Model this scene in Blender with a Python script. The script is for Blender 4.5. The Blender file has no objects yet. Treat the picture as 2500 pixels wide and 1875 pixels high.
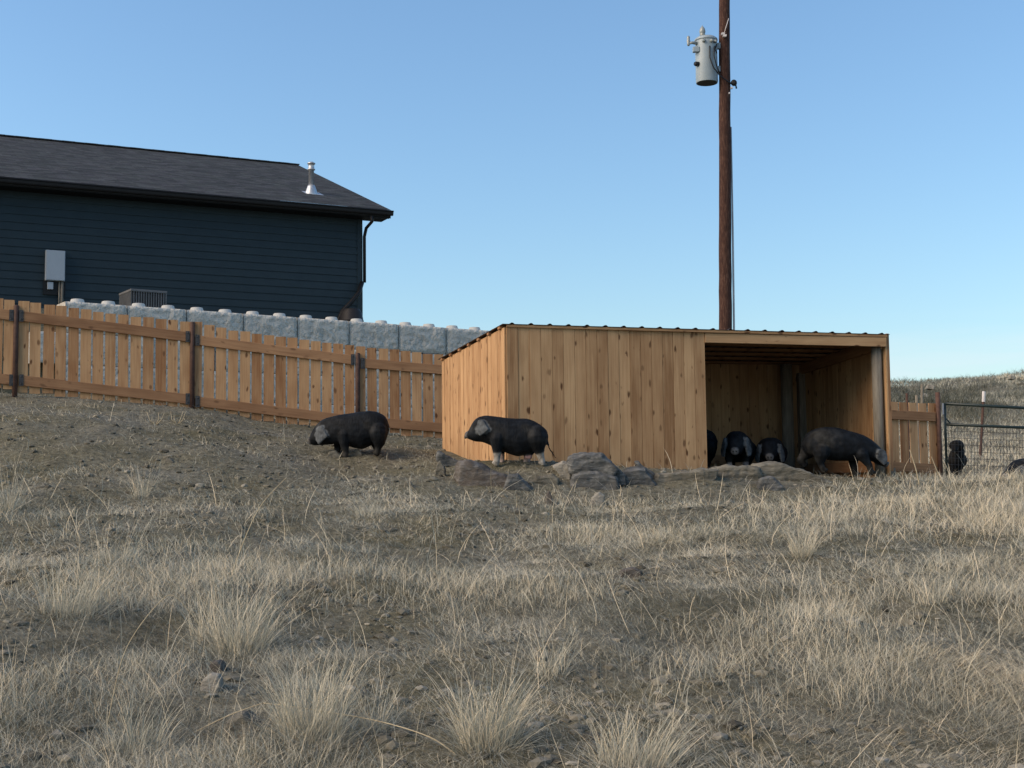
import bpy, bmesh, math, random
import numpy as np
from mathutils import Vector, Matrix
random.seed(7); rng = np.random.default_rng(11)
sc = bpy.context.scene
col = sc.collection
R_ = math.radians

# ------------------------------------------------------------------ camera
F = 3467.0                      # focal length in photo pixels (2500 wide)
PITCH, ROLL = 0.0865, -0.0117
cam = bpy.data.cameras.new("camera"); cam.sensor_width = 36; cam.lens = F/2500*36
cam.clip_start = 0.1; cam.clip_end = 2000
camo = bpy.data.objects.new("camera", cam); col.objects.link(camo)
CR = Matrix.Rotation(math.pi/2+PITCH, 3, 'X') @ Matrix.Rotation(ROLL, 3, 'Z')
camo.matrix_world = CR.to_4x4()
sc.camera = camo
CRn = np.array(CR)

# ------------------------------------------------------------------ world + sun
SUN_EL, SUN_AZ = 14.0, -95.0        # degrees; azimuth measured from +Y towards +X
world = bpy.data.worlds.new("World"); sc.world = world; world.use_nodes = True
nt = world.node_tree; nt.nodes.clear()
sky = nt.nodes.new('ShaderNodeTexSky'); sky.sky_type = 'NISHITA'; sky.sun_disc = False
sky.sun_elevation = R_(SUN_EL); sky.sun_rotation = R_(SUN_AZ)
sky.air_density = 1.3; sky.dust_density = 1.0; sky.ozone_density = 4.0; sky.altitude = 900
bg = nt.nodes.new('ShaderNodeBackground'); bg.inputs[1].default_value = 0.10
wo = nt.nodes.new('ShaderNodeOutputWorld')
# faint high cloud streaks close to the horizon
tc = nt.nodes.new('ShaderNodeTexCoord'); mp = nt.nodes.new('ShaderNodeMapping')
mp.inputs['Scale'].default_value = (2.2, 2.2, 34)
nz = nt.nodes.new('ShaderNodeTexNoise'); nz.inputs['Scale'].default_value = 2.0; nz.inputs['Detail'].default_value = 5
sx = nt.nodes.new('ShaderNodeSeparateXYZ')
mr = nt.nodes.new('ShaderNodeMapRange'); mr.inputs[1].default_value = 0.06; mr.inputs[2].default_value = 0.13
mr.inputs[3].default_value = 0.85; mr.inputs[4].default_value = 0.0
mr2 = nt.nodes.new('ShaderNodeMapRange'); mr2.inputs[1].default_value = 0.38; mr2.inputs[2].default_value = 0.60
ml = nt.nodes.new('ShaderNodeMath'); ml.operation = 'MULTIPLY'
mx = nt.nodes.new('ShaderNodeMix'); mx.data_type = 'RGBA'; mx.inputs[7].default_value = (3.1, 3.65, 3.95, 1)
tint = nt.nodes.new('ShaderNodeMix'); tint.data_type = 'RGBA'; tint.blend_type = 'MULTIPLY'
tint.inputs[0].default_value = 1.0; tint.inputs[7].default_value = (1.07, 1.02, 1.01, 1)
L = nt.links.new
L(tc.outputs['Generated'], mp.inputs[0]); L(mp.outputs[0], nz.inputs['Vector'])
L(tc.outputs['Generated'], sx.inputs[0]); L(sx.outputs[2], mr.inputs[0])
L(nz.outputs[0], mr2.inputs[0]); L(mr.outputs[0], ml.inputs[0]); L(mr2.outputs[0], ml.inputs[1])
L(ml.outputs[0], mx.inputs[0]); L(sky.outputs[0], tint.inputs[6]); L(tint.outputs[2], mx.inputs[6])
L(mx.outputs[2], bg.inputs[0]); L(bg.outputs[0], wo.inputs[0])

sun = bpy.data.lights.new("sun", 'SUN'); sun.energy = 1.85; sun.angle = R_(50); sun.color = (1.0, 0.78, 0.56)
suno = bpy.data.objects.new("sun", sun); col.objects.link(suno)
# the lamp is the broad warm dusk glow, centred a little higher and further behind the camera than the hidden sun
LA, LE = R_(SUN_AZ-24), R_(SUN_EL+18)
sd = Vector((math.sin(LA)*math.cos(LE), math.cos(LA)*math.cos(LE), math.sin(LE)))
suno.rotation_euler = sd.to_track_quat('Z', 'Y').to_euler()
sc.view_settings.view_transform = 'Standard'; sc.view_settings.look = 'None'
sc.view_settings.exposure = 1.31; sc.view_settings.gamma = 1.0

# ------------------------------------------------------------------ pixel <-> world
def P(px, py, d):
    v = CR @ Vector(((px-1250)/F, -(py-937.5)/F, -1.0))
    return v*(d/v.y)
def ray(px, py):
    v = CR @ Vector(((px-1250)/F, -(py-937.5)/F, -1.0)); return v.normalized()
def proj(x, y, z):
    w = np.stack([x, y, z], -1) @ CRn          # = R^T w
    return 1250+F*w[..., 0]/(-w[..., 2]), 937.5-F*w[..., 1]/(-w[..., 2])

# ------------------------------------------------------------------ noise
def _h(ix, iy, iz=0, s=0):
    n = (ix.astype(np.int64)*374761393 + iy.astype(np.int64)*668265263 + np.asarray(iz).astype(np.int64)*2147483647 + s*1274126177) & 0xffffffff
    n = ((n ^ (n >> 13))*1274126177) & 0xffffffff
    n = (n ^ (n >> 16)) & 0xffffffff
    n = (n*2246822519) & 0xffffffff
    return ((n ^ (n >> 15)) & 0xffff)/65535.0
def n2(x, y, s=0):
    ix = np.floor(x); iy = np.floor(y); fx = x-ix; fy = y-iy
    fx = fx*fx*(3-2*fx); fy = fy*fy*(3-2*fy)
    a = _h(ix, iy, 0, s); b = _h(ix+1, iy, 0, s); c = _h(ix, iy+1, 0, s); d = _h(ix+1, iy+1, 0, s)
    return (a*(1-fx)+b*fx)*(1-fy)+(c*(1-fx)+d*fx)*fy
def n3(x, y, z, s=0):
    iz = np.floor(z); fz = z-iz; fz = fz*fz*(3-2*fz)
    def lay(k):
        ix = np.floor(x); iy = np.floor(y); fx = x-ix; fy = y-iy
        fx = fx*fx*(3-2*fx); fy = fy*fy*(3-2*fy)
        a = _h(ix, iy, k*7919, s); b = _h(ix+1, iy, k*7919, s); c = _h(ix, iy+1, k*7919, s); d = _h(ix+1, iy+1, k*7919, s)
        return (a*(1-fx)+b*fx)*(1-fy)+(c*(1-fx)+d*fx)*fy
    return lay(iz)*(1-fz)+lay(iz+1)*fz
def fbm(x, y, o=4, s=0):
    t = 0; a = .5; f = 1
    for k in range(o):
        t = t+a*n2(x*f, y*f, s+k*13); a *= .5; f *= 2.03
    return t
def fbm3(p, o=3, s=0):
    t = 0; a = .5; f = 1
    for k in range(o):
        t = t+a*(n3(p[:, 0]*f, p[:, 1]*f, p[:, 2]*f, s+k*13)-.5); a *= .5; f *= 2.03
    return t
def sstep(a, b, x):
    t = np.clip((x-a)/(b-a), 0, 1); return t*t*(3-2*t)

# ------------------------------------------------------------------ materials
def newmat(name):
    m = bpy.data.materials.new(name); m.use_nodes = True
    b = m.node_tree.nodes['Principled BSDF']; b.inputs['Specular IOR Level'].default_value = 0.25
    return m, m.node_tree, b
def rgba(c): return (c[0], c[1], c[2], 1)
def noise_mat(name, c1, c2, scale=8, rough=.85, bump=.3, detail=6, stretch=(1, 1, 1), c3=None, metal=0, bscale=None, bdist=.02, spec=.25):
    m, t, b = newmat(name)
    tc = t.nodes.new('ShaderNodeTexCoord'); mp = t.nodes.new('ShaderNodeMapping'); mp.inputs['Scale'].default_value = stretch
    t.links.new(tc.outputs['Object'], mp.inputs[0])
    n = t.nodes.new('ShaderNodeTexNoise'); n.inputs['Scale'].default_value = scale; n.inputs['Detail'].default_value = detail
    n.inputs['Roughness'].default_value = .65
    t.links.new(mp.outputs[0], n.inputs['Vector'])
    r = t.nodes.new('ShaderNodeValToRGB'); e = r.color_ramp.elements
    e[0].position = .3; e[0].color = rgba(c1); e[1].position = .7; e[1].color = rgba(c2)
    if c3: q = e.new(.5); q.color = rgba(c3)
    t.links.new(n.outputs[0], r.inputs[0]); t.links.new(r.outputs[0], b.inputs['Base Color'])
    b.inputs['Roughness'].default_value = rough; b.inputs['Metallic'].default_value = metal
    b.inputs['Specular IOR Level'].default_value = spec
    if bump:
        n2_ = t.nodes.new('ShaderNodeTexNoise'); n2_.inputs['Scale'].default_value = bscale or scale*4; n2_.inputs['Detail'].default_value = 8
        t.links.new(mp.outputs[0], n2_.inputs['Vector'])
        bu = t.nodes.new('ShaderNodeBump'); bu.inputs['Strength'].default_value = bump; bu.inputs['Distance'].default_value = bdist
        t.links.new(n2_.outputs[0], bu.inputs['Height']); t.links.new(bu.outputs[0], b.inputs['Normal'])
    return m

def wood_mat(name, base, dark, light, knots=1.0, weather=0.0):
    m, t, b = newmat(name); N = t.nodes.new; K = t.links.new
    uv = N('ShaderNodeUVMap'); sp = N('ShaderNodeSeparateXYZ'); K(uv.outputs[0], sp.inputs[0])
    def math_(op, a, bb=None):
        q = N('ShaderNodeMath'); q.operation = op
        for i, v in enumerate((a, bb)):
            if v is None: continue
            if isinstance(v, (int, float)): q.inputs[i].default_value = v
            else: K(v, q.inputs[i])
        return q.outputs[0]
    fl = math_('FLOOR', sp.outputs[0]); fr = math_('SUBTRACT', sp.outputs[0], fl)
    wn = N('ShaderNodeTexWhiteNoise'); wn.noise_dimensions = '1D'; K(fl, wn.inputs['W'])
    spc = N('ShaderNodeSeparateColor'); K(wn.outputs['Color'], spc.inputs[0])
    # grain
    cb = N('ShaderNodeCombineXYZ'); K(math_('MULTIPLY', fr, 55.0), cb.inputs[0]); K(math_('MULTIPLY', sp.outputs[1], 1.6), cb.inputs[1]); K(math_('MULTIPLY', fl, 3.7), cb.inputs[2])
    g = N('ShaderNodeTexNoise'); g.inputs['Scale'].default_value = 1; g.inputs['Detail'].default_value = 5; g.inputs['Distortion'].default_value = .6; K(cb.outputs[0], g.inputs['Vector'])
    # broad mottling along the board
    cb2 = N('ShaderNodeCombineXYZ'); K(math_('MULTIPLY', fr, 9.0), cb2.inputs[0]); K(math_('MULTIPLY', sp.outputs[1], 2.2), cb2.inputs[1]); K(math_('MULTIPLY', fl, 5.1), cb2.inputs[2])
    g2 = N('ShaderNodeTexNoise'); g2.inputs['Scale'].default_value = 1; g2.inputs['Detail'].default_value = 4; K(cb2.outputs[0], g2.inputs['Vector'])
    # knots
    cb3 = N('ShaderNodeCombineXYZ'); K(math_('MULTIPLY_ADD', sp.outputs[0], 9.0), cb3.inputs[0]); wob = math_('MULTIPLY', g2.outputs[0], .9); K(wob, cb3.inputs[0].links[0].from_node.inputs[2]); K(math_('ADD', math_('MULTIPLY', sp.outputs[1], 4.3), math_('MULTIPLY', g.outputs[0], .35)), cb3.inputs[1])
    vo = N('ShaderNodeTexVoronoi'); vo.voronoi_dimensions = '2D'; vo.inputs['Scale'].default_value = 1; K(cb3.outputs[0], vo.inputs['Vector'])
    vs = N('ShaderNodeSeparateColor'); K(vo.outputs['Color'], vs.inputs[0])
    rad = math_('MULTIPLY_ADD', vs.outputs[1], .17); rad.node.inputs[2].default_value = .07
    kk = math_('DIVIDE', math_('SUBTRACT', rad, vo.outputs['Distance']), .11); kk.node.use_clamp = True
    pick = math_('GREATER_THAN', vs.outputs[0], .46)
    kn = math_('MULTIPLY', math_('MULTIPLY', kk, pick), math_('MULTIPLY_ADD', vs.outputs[2], .55*knots)); kn.node.inputs[1].links[0].from_node.inputs[2].default_value = .35*knots
    # colour
    mixa = N('ShaderNodeMix'); mixa.data_type = 'RGBA'; mixa.inputs[6].default_value = rgba(dark); mixa.inputs[7].default_value = rgba(light)
    f = math_('ADD', math_('MULTIPLY', spc.outputs[0], .62), math_('MULTIPLY', g.outputs[0], 1.25)); f = math_('ADD', f, math_('MULTIPLY', g2.outputs[0], 1.2)); f = math_('SUBTRACT', f, 1.03)
    mixa.clamp_factor = True; K(f, mixa.inputs[0])
    mixb = N('ShaderNodeMix'); mixb.data_type = 'RGBA'; K(math_('MULTIPLY', spc.outputs[1], .35), mixb.inputs[0]); K(mixa.outputs[2], mixb.inputs[6]); mixb.inputs[7].default_value = rgba(base)
    mixc = N('ShaderNodeMix'); mixc.data_type = 'RGBA'; K(kn, mixc.inputs[0]); K(mixb.outputs[2], mixc.inputs[6]); mixc.inputs[7].default_value = (dark[0]*.38, dark[1]*.33, dark[2]*.3, 1)
    K(mixc.outputs[2], b.inputs['Base Color']); b.inputs['Roughness'].default_value = .8
    bu = N('ShaderNodeBump'); bu.inputs['Strength'].default_value = .35; bu.inputs['Distance'].default_value = .004
    K(g.outputs[0], bu.inputs['Height']); K(bu.outputs[0], b.inputs['Normal'])
    return m

M = {}
M['cedar'] = wood_mat('cedar_pickets', (.39, .205, .095), (.23, .105, .043), (.50, .31, .16), 1.1)
M['rail'] = wood_mat('cedar_rails', (.29, .155, .076), (.18, .09, .044), (.37, .21, .108), .7)
M['shedwood'] = wood_mat('shelter_boards', (.37, .215, .105), (.235, .125, .056), (.49, .315, .165), 1.2)
M['greypost'] = noise_mat('weathered_post', (.12, .105, .082), (.24, .215, .175), 6, .85, .3, stretch=(6, 6, .6))
M['rust'] = noise_mat('rusty_pipe', (.045, .025, .02), (.10, .055, .04), 14, .7, .2)
M['steel'] = noise_mat('galvanised', (.38, .40, .42), (.52, .54, .56), 10, .45, .05, metal=.6)
M['acgrey'] = noise_mat('ac_enamel', (.09, .095, .10), (.14, .145, .15), 6, .6, .05)
M['darkmetal'] = noise_mat('dark_bracket', (.03, .03, .032), (.06, .06, .062), 20, .5, .1)
M['roofmetal'] = noise_mat('corrugated_brown', (.035, .024, .02), (.06, .045, .038), 5, .5, .05)
M['siding'] = noise_mat('siding_paint', (.014, .026, .034), (.018, .032, .041), 3, .6, .12, bscale=60, bdist=.004)
M['trimblack'] = noise_mat('black_trim', (.007, .007, .008), (.012, .012, .013), 8, .55, .05)
M['panelgrey'] = noise_mat('grey_enamel', (.30, .34, .38), (.33, .37, .41), 3, .5, .03)
M['transformer'] = noise_mat('transformer_paint', (.22, .275, .31), (.28, .335, .37), 4, .4, .03, spec=.4)
M['porcelain'] = noise_mat('porcelain_grey', (.20, .23, .23), (.26, .29, .29), 4, .3, .02, spec=.5)
M['rubber'] = noise_mat('black_rubber', (.008, .008, .009), (.018, .018, .02), 10, .5, .1)
M['white'] = noise_mat('pale_fitting', (.45, .43, .42), (.6, .57, .56), 6, .5, .05)
M['greentube'] = noise_mat('green_tube', (.010, .020, .020), (.016, .030, .029), 10, .4, .05, spec=.4)
M['polewood'] = noise_mat('pole_wood', (.022, .011, .009), (.115, .066, .047), 6, .85, .7, stretch=(7, 7, 1.2), c3=(.050, .022, .015), bdist=.02)
M['barrel'] = noise_mat('barrel_plastic', (.012, .012, .014), (.025, .022, .022), 6, .55, .1, stretch=(1, 1, 8))
M['shade_sheet'] = noise_mat('shade_sheet', (.018, .014, .010), (.06, .046, .032), 14, .95, .8)  # dark tone for the added floor sheet, deepens shade inside the shelter
M['straw'] = noise_mat('straw', (.26, .21, .13), (.46, .40, .28), 20, .8, 0)

def concrete():
    m = noise_mat('cast_block', (.36, .35, .315), (.54, .525, .475), 4.5, .92, 1.0, bscale=9, bdist=.09)
    return m
M['block'] = concrete()
M['stud'] = noise_mat('cast_stud', (.36, .37, .36), (.46, .47, .46), 3, .85, .2, bdist=.01)
def shingles():
    m, t, b = newmat('shingles'); N = t.nodes.new; K = t.links.new
    uv = N('ShaderNodeUVMap')
    br = N('ShaderNodeTexBrick'); br.inputs['Scale'].default_value = 1; br.inputs['Brick Width'].default_value = .32; br.inputs['Row Height'].default_value = .14
    br.inputs['Mortar Size'].default_value = .008; br.inputs['Mortar Smooth'].default_value = .3
    br.inputs['Color1'].default_value = (.009, .016, .021, 1); br.inputs['Color2'].default_value = (.037, .052, .060, 1); br.inputs['Mortar'].default_value = (.016, .016, .018, 1)
    br.offset = .37; K(uv.outputs[0], br.inputs['Vector'])
    n = N('ShaderNodeTexNoise'); n.inputs['Scale'].default_value = 9; n.inputs['Detail'].default_value = 6
    mp = N('ShaderNodeMapping'); mp.inputs['Scale'].default_value = (.4, 1.5, 1); K(uv.outputs[0], mp.inputs[0]); K(mp.outputs[0], n.inputs['Vector'])
    mx = N('ShaderNodeMix'); mx.data_type = 'RGBA'; mx.blend_type = 'OVERLAY'; mx.inputs[0].default_value = 1.0
    K(br.outputs[0], mx.inputs[6]); K(n.outputs['Color'], mx.inputs[7])
    hs = N('ShaderNodeHueSaturation'); hs.inputs['Saturation'].default_value = .35; K(mx.outputs[2], hs.inputs['Color'])
    K(hs.outputs[0], b.inputs['Base Color']); b.inputs['Roughness'].default_value = .9
    bu = N('ShaderNodeBump'); bu.inputs['Strength'].default_value = .6; bu.inputs['Distance'].default_value = .015; K(n.outputs[0], bu.inputs['Height']); K(bu.outputs[0], b.inputs['Normal'])
    return m
M['shingle'] = shingles()

def attr_mat(name, attr, stops, rough=.8, bump=0, bscale=60, spec=.15, transl=0):
    """colour from a per-point value (one value per blade / stone)"""
    m, t, b = newmat(name); N = t.nodes.new; K = t.links.new
    a = N('ShaderNodeAttribute'); a.attribute_name = attr
    r = N('ShaderNodeValToRGB'); e = r.color_ramp.elements
    e[0].position = stops[0][0]; e[0].color = rgba(stops[0][1]); e[1].position = stops[-1][0]; e[1].color = rgba(stops[-1][1])
    for p, c in stops[1:-1]:
        q = e.new(p); q.color = rgba(c)
    K(a.outputs['Fac'], r.inputs[0]); K(r.outputs[0], b.inputs['Base Color'])
    b.inputs['Roughness'].default_value = rough; b.inputs['Specular IOR Level'].default_value = spec
    if bump:
        tc = N('ShaderNodeTexCoord'); n = N('ShaderNodeTexNoise'); n.inputs['Scale'].default_value = bscale; n.inputs['Detail'].default_value = 6
        K(tc.outputs['Object'], n.inputs['Vector'])
        bu = N('ShaderNodeBump'); bu.inputs['Strength'].default_value = bump; bu.inputs['Distance'].default_value = .01
        K(n.outputs[0], bu.inputs['Height']); K(bu.outputs[0], b.inputs['Normal'])
    return m
M['grass'] = attr_mat('dry_grass', 'tint', [(0, (.085, .090, .070)), (.3, (.235, .242, .205)), (.55, (.405, .395, .325)), (.75, (.55, .495, .37)), (1, (.67, .575, .42))])
M['clod'] = attr_mat('clods', 'tint', [(0, (.055, .050, .038)), (.5, (.14, .13, .10)), (1, (.30, .28, .23))], bump=.5)
def hide_mat():
    m, t, b = newmat('animal_hide'); N = t.nodes.new; K = t.links.new
    a = N('ShaderNodeAttribute'); a.attribute_name = 'hide'
    tc = N('ShaderNodeTexCoord'); n = N('ShaderNodeTexNoise'); n.inputs['Scale'].default_value = 16; n.inputs['Detail'].default_value = 5
    K(tc.outputs['Object'], n.inputs['Vector'])
    mr = N('ShaderNodeMapRange'); mr.inputs[1].default_value = .3; mr.inputs[2].default_value = .75; mr.inputs[3].default_value = .5; mr.inputs[4].default_value = 2.1; K(n.outputs[0], mr.inputs[0])
    vm = N('ShaderNodeVectorMath'); vm.operation = 'SCALE'; K(a.outputs['Color'], vm.inputs[0]); K(mr.outputs[0], vm.inputs['Scale'])
    K(vm.outputs[0], b.inputs['Base Color']); b.inputs['Roughness'].default_value = .72; b.inputs['Specular IOR Level'].default_value = .14
    n3_ = N('ShaderNodeTexNoise'); n3_.inputs['Scale'].default_value = 38; n3_.inputs['Detail'].default_value = 6
    mp = N('ShaderNodeMapping'); mp.inputs['Scale'].default_value = (1.6, 1, .5); K(tc.outputs['Object'], mp.inputs[0]); K(mp.outputs[0], n3_.inputs['Vector'])
    bu = N('ShaderNodeBump'); bu.inputs['Strength'].default_value = .5; bu.inputs['Distance'].default_value = .012; K(n3_.outputs[0], bu.inputs['Height']); K(bu.outputs[0], b.inputs['Normal']); bu.inputs['Strength'].default_value = .55
    return m
M['hide'] = hide_mat()
def ground_mat():
    m, t, b = newmat('soil'); N = t.nodes.new; K = t.links.new
    tc = N('ShaderNodeTexCoord')
    def noi(s, d=6, st=None, r=.6):
        n = N('ShaderNodeTexNoise'); n.inputs['Scale'].default_value = s; n.inputs['Detail'].default_value = d; n.inputs['Roughness'].default_value = r
        if st:
            mp = N('ShaderNodeMapping'); mp.inputs['Scale'].default_value = st; K(tc.outputs['Object'], mp.inputs[0]); K(mp.outputs[0], n.inputs['Vector'])
        else: K(tc.outputs['Object'], n.inputs['Vector'])
        return n.outputs[0]
    a = noi(.9, 5); f = noi(16, 8, None, .7); g = noi(60, 4)
    r = N('ShaderNodeValToRGB'); e = r.color_ramp.elements
    e[0].position = .32; e[0].color = (.075, .071, .056, 1); e[1].position = .72; e[1].color = (.265, .255, .21, 1)
    q = e.new(.52); q.color = (.162, .155, .124, 1); K(f, r.inputs[0])
    r2 = N('ShaderNodeValToRGB'); e = r2.color_ramp.elements
    e[0].position = .35; e[0].color = (.80, .77, .62, 1); e[1].position = .65; e[1].color = (1.10, 1.10, 1.08, 1); K(a, r2.inputs[0])
    mx = N('ShaderNodeMix'); mx.data_type = 'RGBA'; mx.blend_type = 'MULTIPLY'; mx.inputs[0].default_value = 1; K(r.outputs[0], mx.inputs[6]); K(r2.outputs[0], mx.inputs[7])
    K(mx.outputs[2], b.inputs['Base Color']); b.inputs['Roughness'].default_value = .95; b.inputs['Specular IOR Level'].default_value = .1
    ad = N('ShaderNodeMath'); ad.operation = 'MULTIPLY_ADD'; K(f, ad.inputs[0]); ad.inputs[1].default_value = 1.0
    m3 = N('ShaderNodeMath'); m3.operation = 'MULTIPLY'; m3.inputs[1].default_value = .4; K(g, m3.inputs[0]); K(m3.outputs[0], ad.inputs[2])
    bu = N('ShaderNodeBump'); bu.inputs['Strength'].default_value = .9; bu.inputs['Distance'].default_value = .045; K(ad.outputs[0], bu.inputs['Height']); K(bu.outputs[0], b.inputs['Normal'])
    return m
M['soil'] = ground_mat()
def rock_mat(name, c1, c2, c3):
    m, t, b = newmat(name); N = t.nodes.new; K = t.links.new
    tc = N('ShaderNodeTexCoord')
    mp = N('ShaderNodeMapping'); mp.inputs['Scale'].default_value = (1, 1, 3.2); mp.inputs['Rotation'].default_value = (.1, .2, 0); K(tc.outputs['Object'], mp.inputs[0])
    n = N('ShaderNodeTexNoise'); n.inputs['Scale'].default_value = 4.5; n.inputs['Detail'].default_value = 9; n.inputs['Roughness'].default_value = .68; n.inputs['Distortion'].default_value = .5; K(mp.outputs[0], n.inputs['Vector'])
    r = N('ShaderNodeValToRGB'); e = r.color_ramp.elements; e[0].position = .3; e[0].color = rgba(c1); e[1].position = .72; e[1].color = rgba(c3); q = e.new(.5); q.color = rgba(c2)
    K(n.outputs[0], r.inputs[0]); K(r.outputs[0], b.inputs['Base Color']); b.inputs['Roughness'].default_value = .88
    n4 = N('ShaderNodeTexNoise'); n4.inputs['Scale'].default_value = 14; n4.inputs['Detail'].default_value = 9; n4.inputs['Roughness'].default_value = .7; K(mp.outputs[0], n4.inputs['Vector'])
    bu = N('ShaderNodeBump'); bu.inputs['Strength'].default_value = .8; bu.inputs['Distance'].default_value = .03; K(n4.outputs[0], bu.inputs['Height']); K(bu.outputs[0], b.inputs['Normal'])
    return m
M['rockgrey'] = rock_mat('slate_rock', (.030, .032, .032), (.085, .088, .086), (.22, .225, .22))
M['rocktan'] = rock_mat('tan_rock', (.065, .06, .046), (.13, .122, .098), (.24, .23, .195))
M['rockbrown'] = rock_mat('brown_rock', (.05, .042, .035), (.088, .077, .066), (.19, .185, .175))
M['rockpale'] = rock_mat('pale_rock', (.14, .13, .105), (.25, .235, .20), (.38, .36, .31))

# ------------------------------------------------------------------ object helpers
def tag(o, label=None, cat=None, group=None, kind=None):
    if label: o['label'] = label
    if cat: o['category'] = cat
    if group: o['group'] = group
    if kind: o['kind'] = kind
    return o
def link(name, me, mat=None, parent=None, loc=None, rot=None):
    o = bpy.data.objects.new(name, me); col.objects.link(o)
    if mat is not None and me is not None:
        for mm in (mat if isinstance(mat, (list, tuple)) else [mat]): me.materials.append(mm)
    if parent: o.parent = parent
    if loc is not None: o.location = loc
    if rot is not None: o.rotation_euler = rot
    return o
def empty(name, loc, label, cat, group=None, rz=0):
    o = bpy.data.objects.new(name, None); col.objects.link(o); o.location = loc; o.rotation_euler = (0, 0, rz); o.empty_display_size = .2
    return tag(o, label, cat, group)

class MB:
    def __init__(s): s.v = []; s.f = []; s.uv = []; s.sm = []
    def face(s, idx, uv=None, smooth=False):
        s.f.append(idx); s.uv.append(uv if uv else [(0, 0)]*len(idx)); s.sm.append(smooth)
    def box(s, o, a, b, c, long=None):
        """parallelepiped: corner o, edge vectors a,b,c. long: index of the board's long edge"""
        o, a, b, c = Vector(o), Vector(a), Vector(b), Vector(c)
        if a.cross(b).dot(c) < 0: o = o+a; a = -a
        n = len(s.v)
        for k in (0, 1):
            for j in (0, 1):
                for i in (0, 1): s.v.append(o+a*i+b*j+c*k)
        E = [a.length, b.length, c.length]
        if long is None: long = max(range(3), key=lambda q: E[q])
        idn = random.randint(0, 900); off = random.random()*40
        q = [((0, 2, 3, 1), 0, 1), ((4, 5, 7, 6), 0, 1), ((0, 1, 5, 4), 0, 2), ((2, 6, 7, 3), 0, 2), ((0, 4, 6, 2), 1, 2), ((1, 3, 7, 5), 1, 2)]
        for idx, e1, e2 in q:
            uvs = []
            for i in idx:
                bits = (i & 1, (i >> 1) & 1, (i >> 2) & 1)
                if e1 == long: al = bits[e1]*E[e1]; ac = bits[e2]*E[e2]
                elif e2 == long: al = bits[e2]*E[e2]; ac = bits[e1]*E[e1]
                else: al = bits[e2]*E[e2]; ac = bits[e1]*E[e1]
                uvs.append((idn+.02+min(ac, .9), off+al))
            s.face([n+i for i in idx], uvs)
    def tube(s, pts, rad, seg=8, caps=True, smooth=True):
        pts = [Vector(p) for p in pts]
        if not isinstance(rad, (list, tuple)): rad = [rad]*len(pts)
        n0 = len(s.v); up = Vector((0, 0, 1)); prev = None
        for i, p in enumerate(pts):
            t = (pts[min(i+1, len(pts)-1)]-pts[max(i-1, 0)]).normalized()
            if prev is None:
                x = t.cross(up)
                if x.length < .05: x = t.cross(Vector((0, 1, 0)))
                x.normalize()
            else: x = (prev-t*prev.dot(t)).normalized()
            prev = x; y = t.cross(x)
            for k in range(seg):
                a = 2*math.pi*k/seg; s.v.append(p+(x*math.cos(a)+y*math.sin(a))*rad[i])
        for i in range(len(pts)-1):
            for k in range(seg):
                a = n0+i*seg+k; b = n0+i*seg+(k+1) % seg
                s.face([a, b, b+seg, a+seg], None, smooth)
        if caps:
            s.face([n0+k for k in range(seg)][::-1]); m = n0+(len(pts)-1)*seg; s.face([m+k for k in range(seg)])
    def lathe(s, base, prof, seg=20, axis=Vector((0, 0, 1))):
        axis = Vector(axis).normalized(); x = axis.orthogonal().normalized(); y = axis.cross(x); n0 = len(s.v)
        for r, h in prof:
            for k in range(seg):
                a = 2*math.pi*k/seg; s.v.append(Vector(base)+axis*h+(x*math.cos(a)+y*math.sin(a))*max(r, 1e-4))
        for i in range(len(prof)-1):
            for k in range(seg):
                a = n0+i*seg+k; b = n0+i*seg+(k+1) % seg
                s.face([a, b, b+seg, a+seg], None, True)
        s.face([n0+k for k in range(seg)][::-1]); m = n0+(len(prof)-1)*seg; s.face([m+k for k in range(seg)])
    def quad(s, pts, uv=None):
        n = len(s.v); s.v += [Vector(p) for p in pts]; s.face(list(range(n, n+len(pts))), uv)
    def mesh(s, name, origin=(0, 0, 0)):
        o = Vector(origin); me = bpy.data.meshes.new(name)
        me.from_pydata([tuple(Vector(v)-o) for v in s.v], [], s.f)
        ul = me.uv_layers.new(name="UVMap"); fl = []
        for u in s.uv:
            for a in u: fl += [a[0], a[1]]
        ul.data.foreach_set('uv', fl); me.polygons.foreach_set('use_smooth', s.sm); me.update()
        return me
    def build(s, name, mat, parent=None, origin=None, bevel=0):
        """vertices are in world space; origin defaults to parent's location (unrotated parents)"""
        if parent is not None:
            po = Vector((0, 0, 0)); q = parent
            while q is not None: po += q.location; q = q.parent
            me = s.mesh(name, po); o = link(name, me, mat, parent)
        else:
            origin = origin or (0, 0, 0); me = s.mesh(name, origin); o = link(name, me, mat, None, origin)
        if bevel:
            md = o.modifiers.new('bevel', 'BEVEL'); md.width = bevel; md.segments = 2; md.limit_method = 'ANGLE'
        return o

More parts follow.
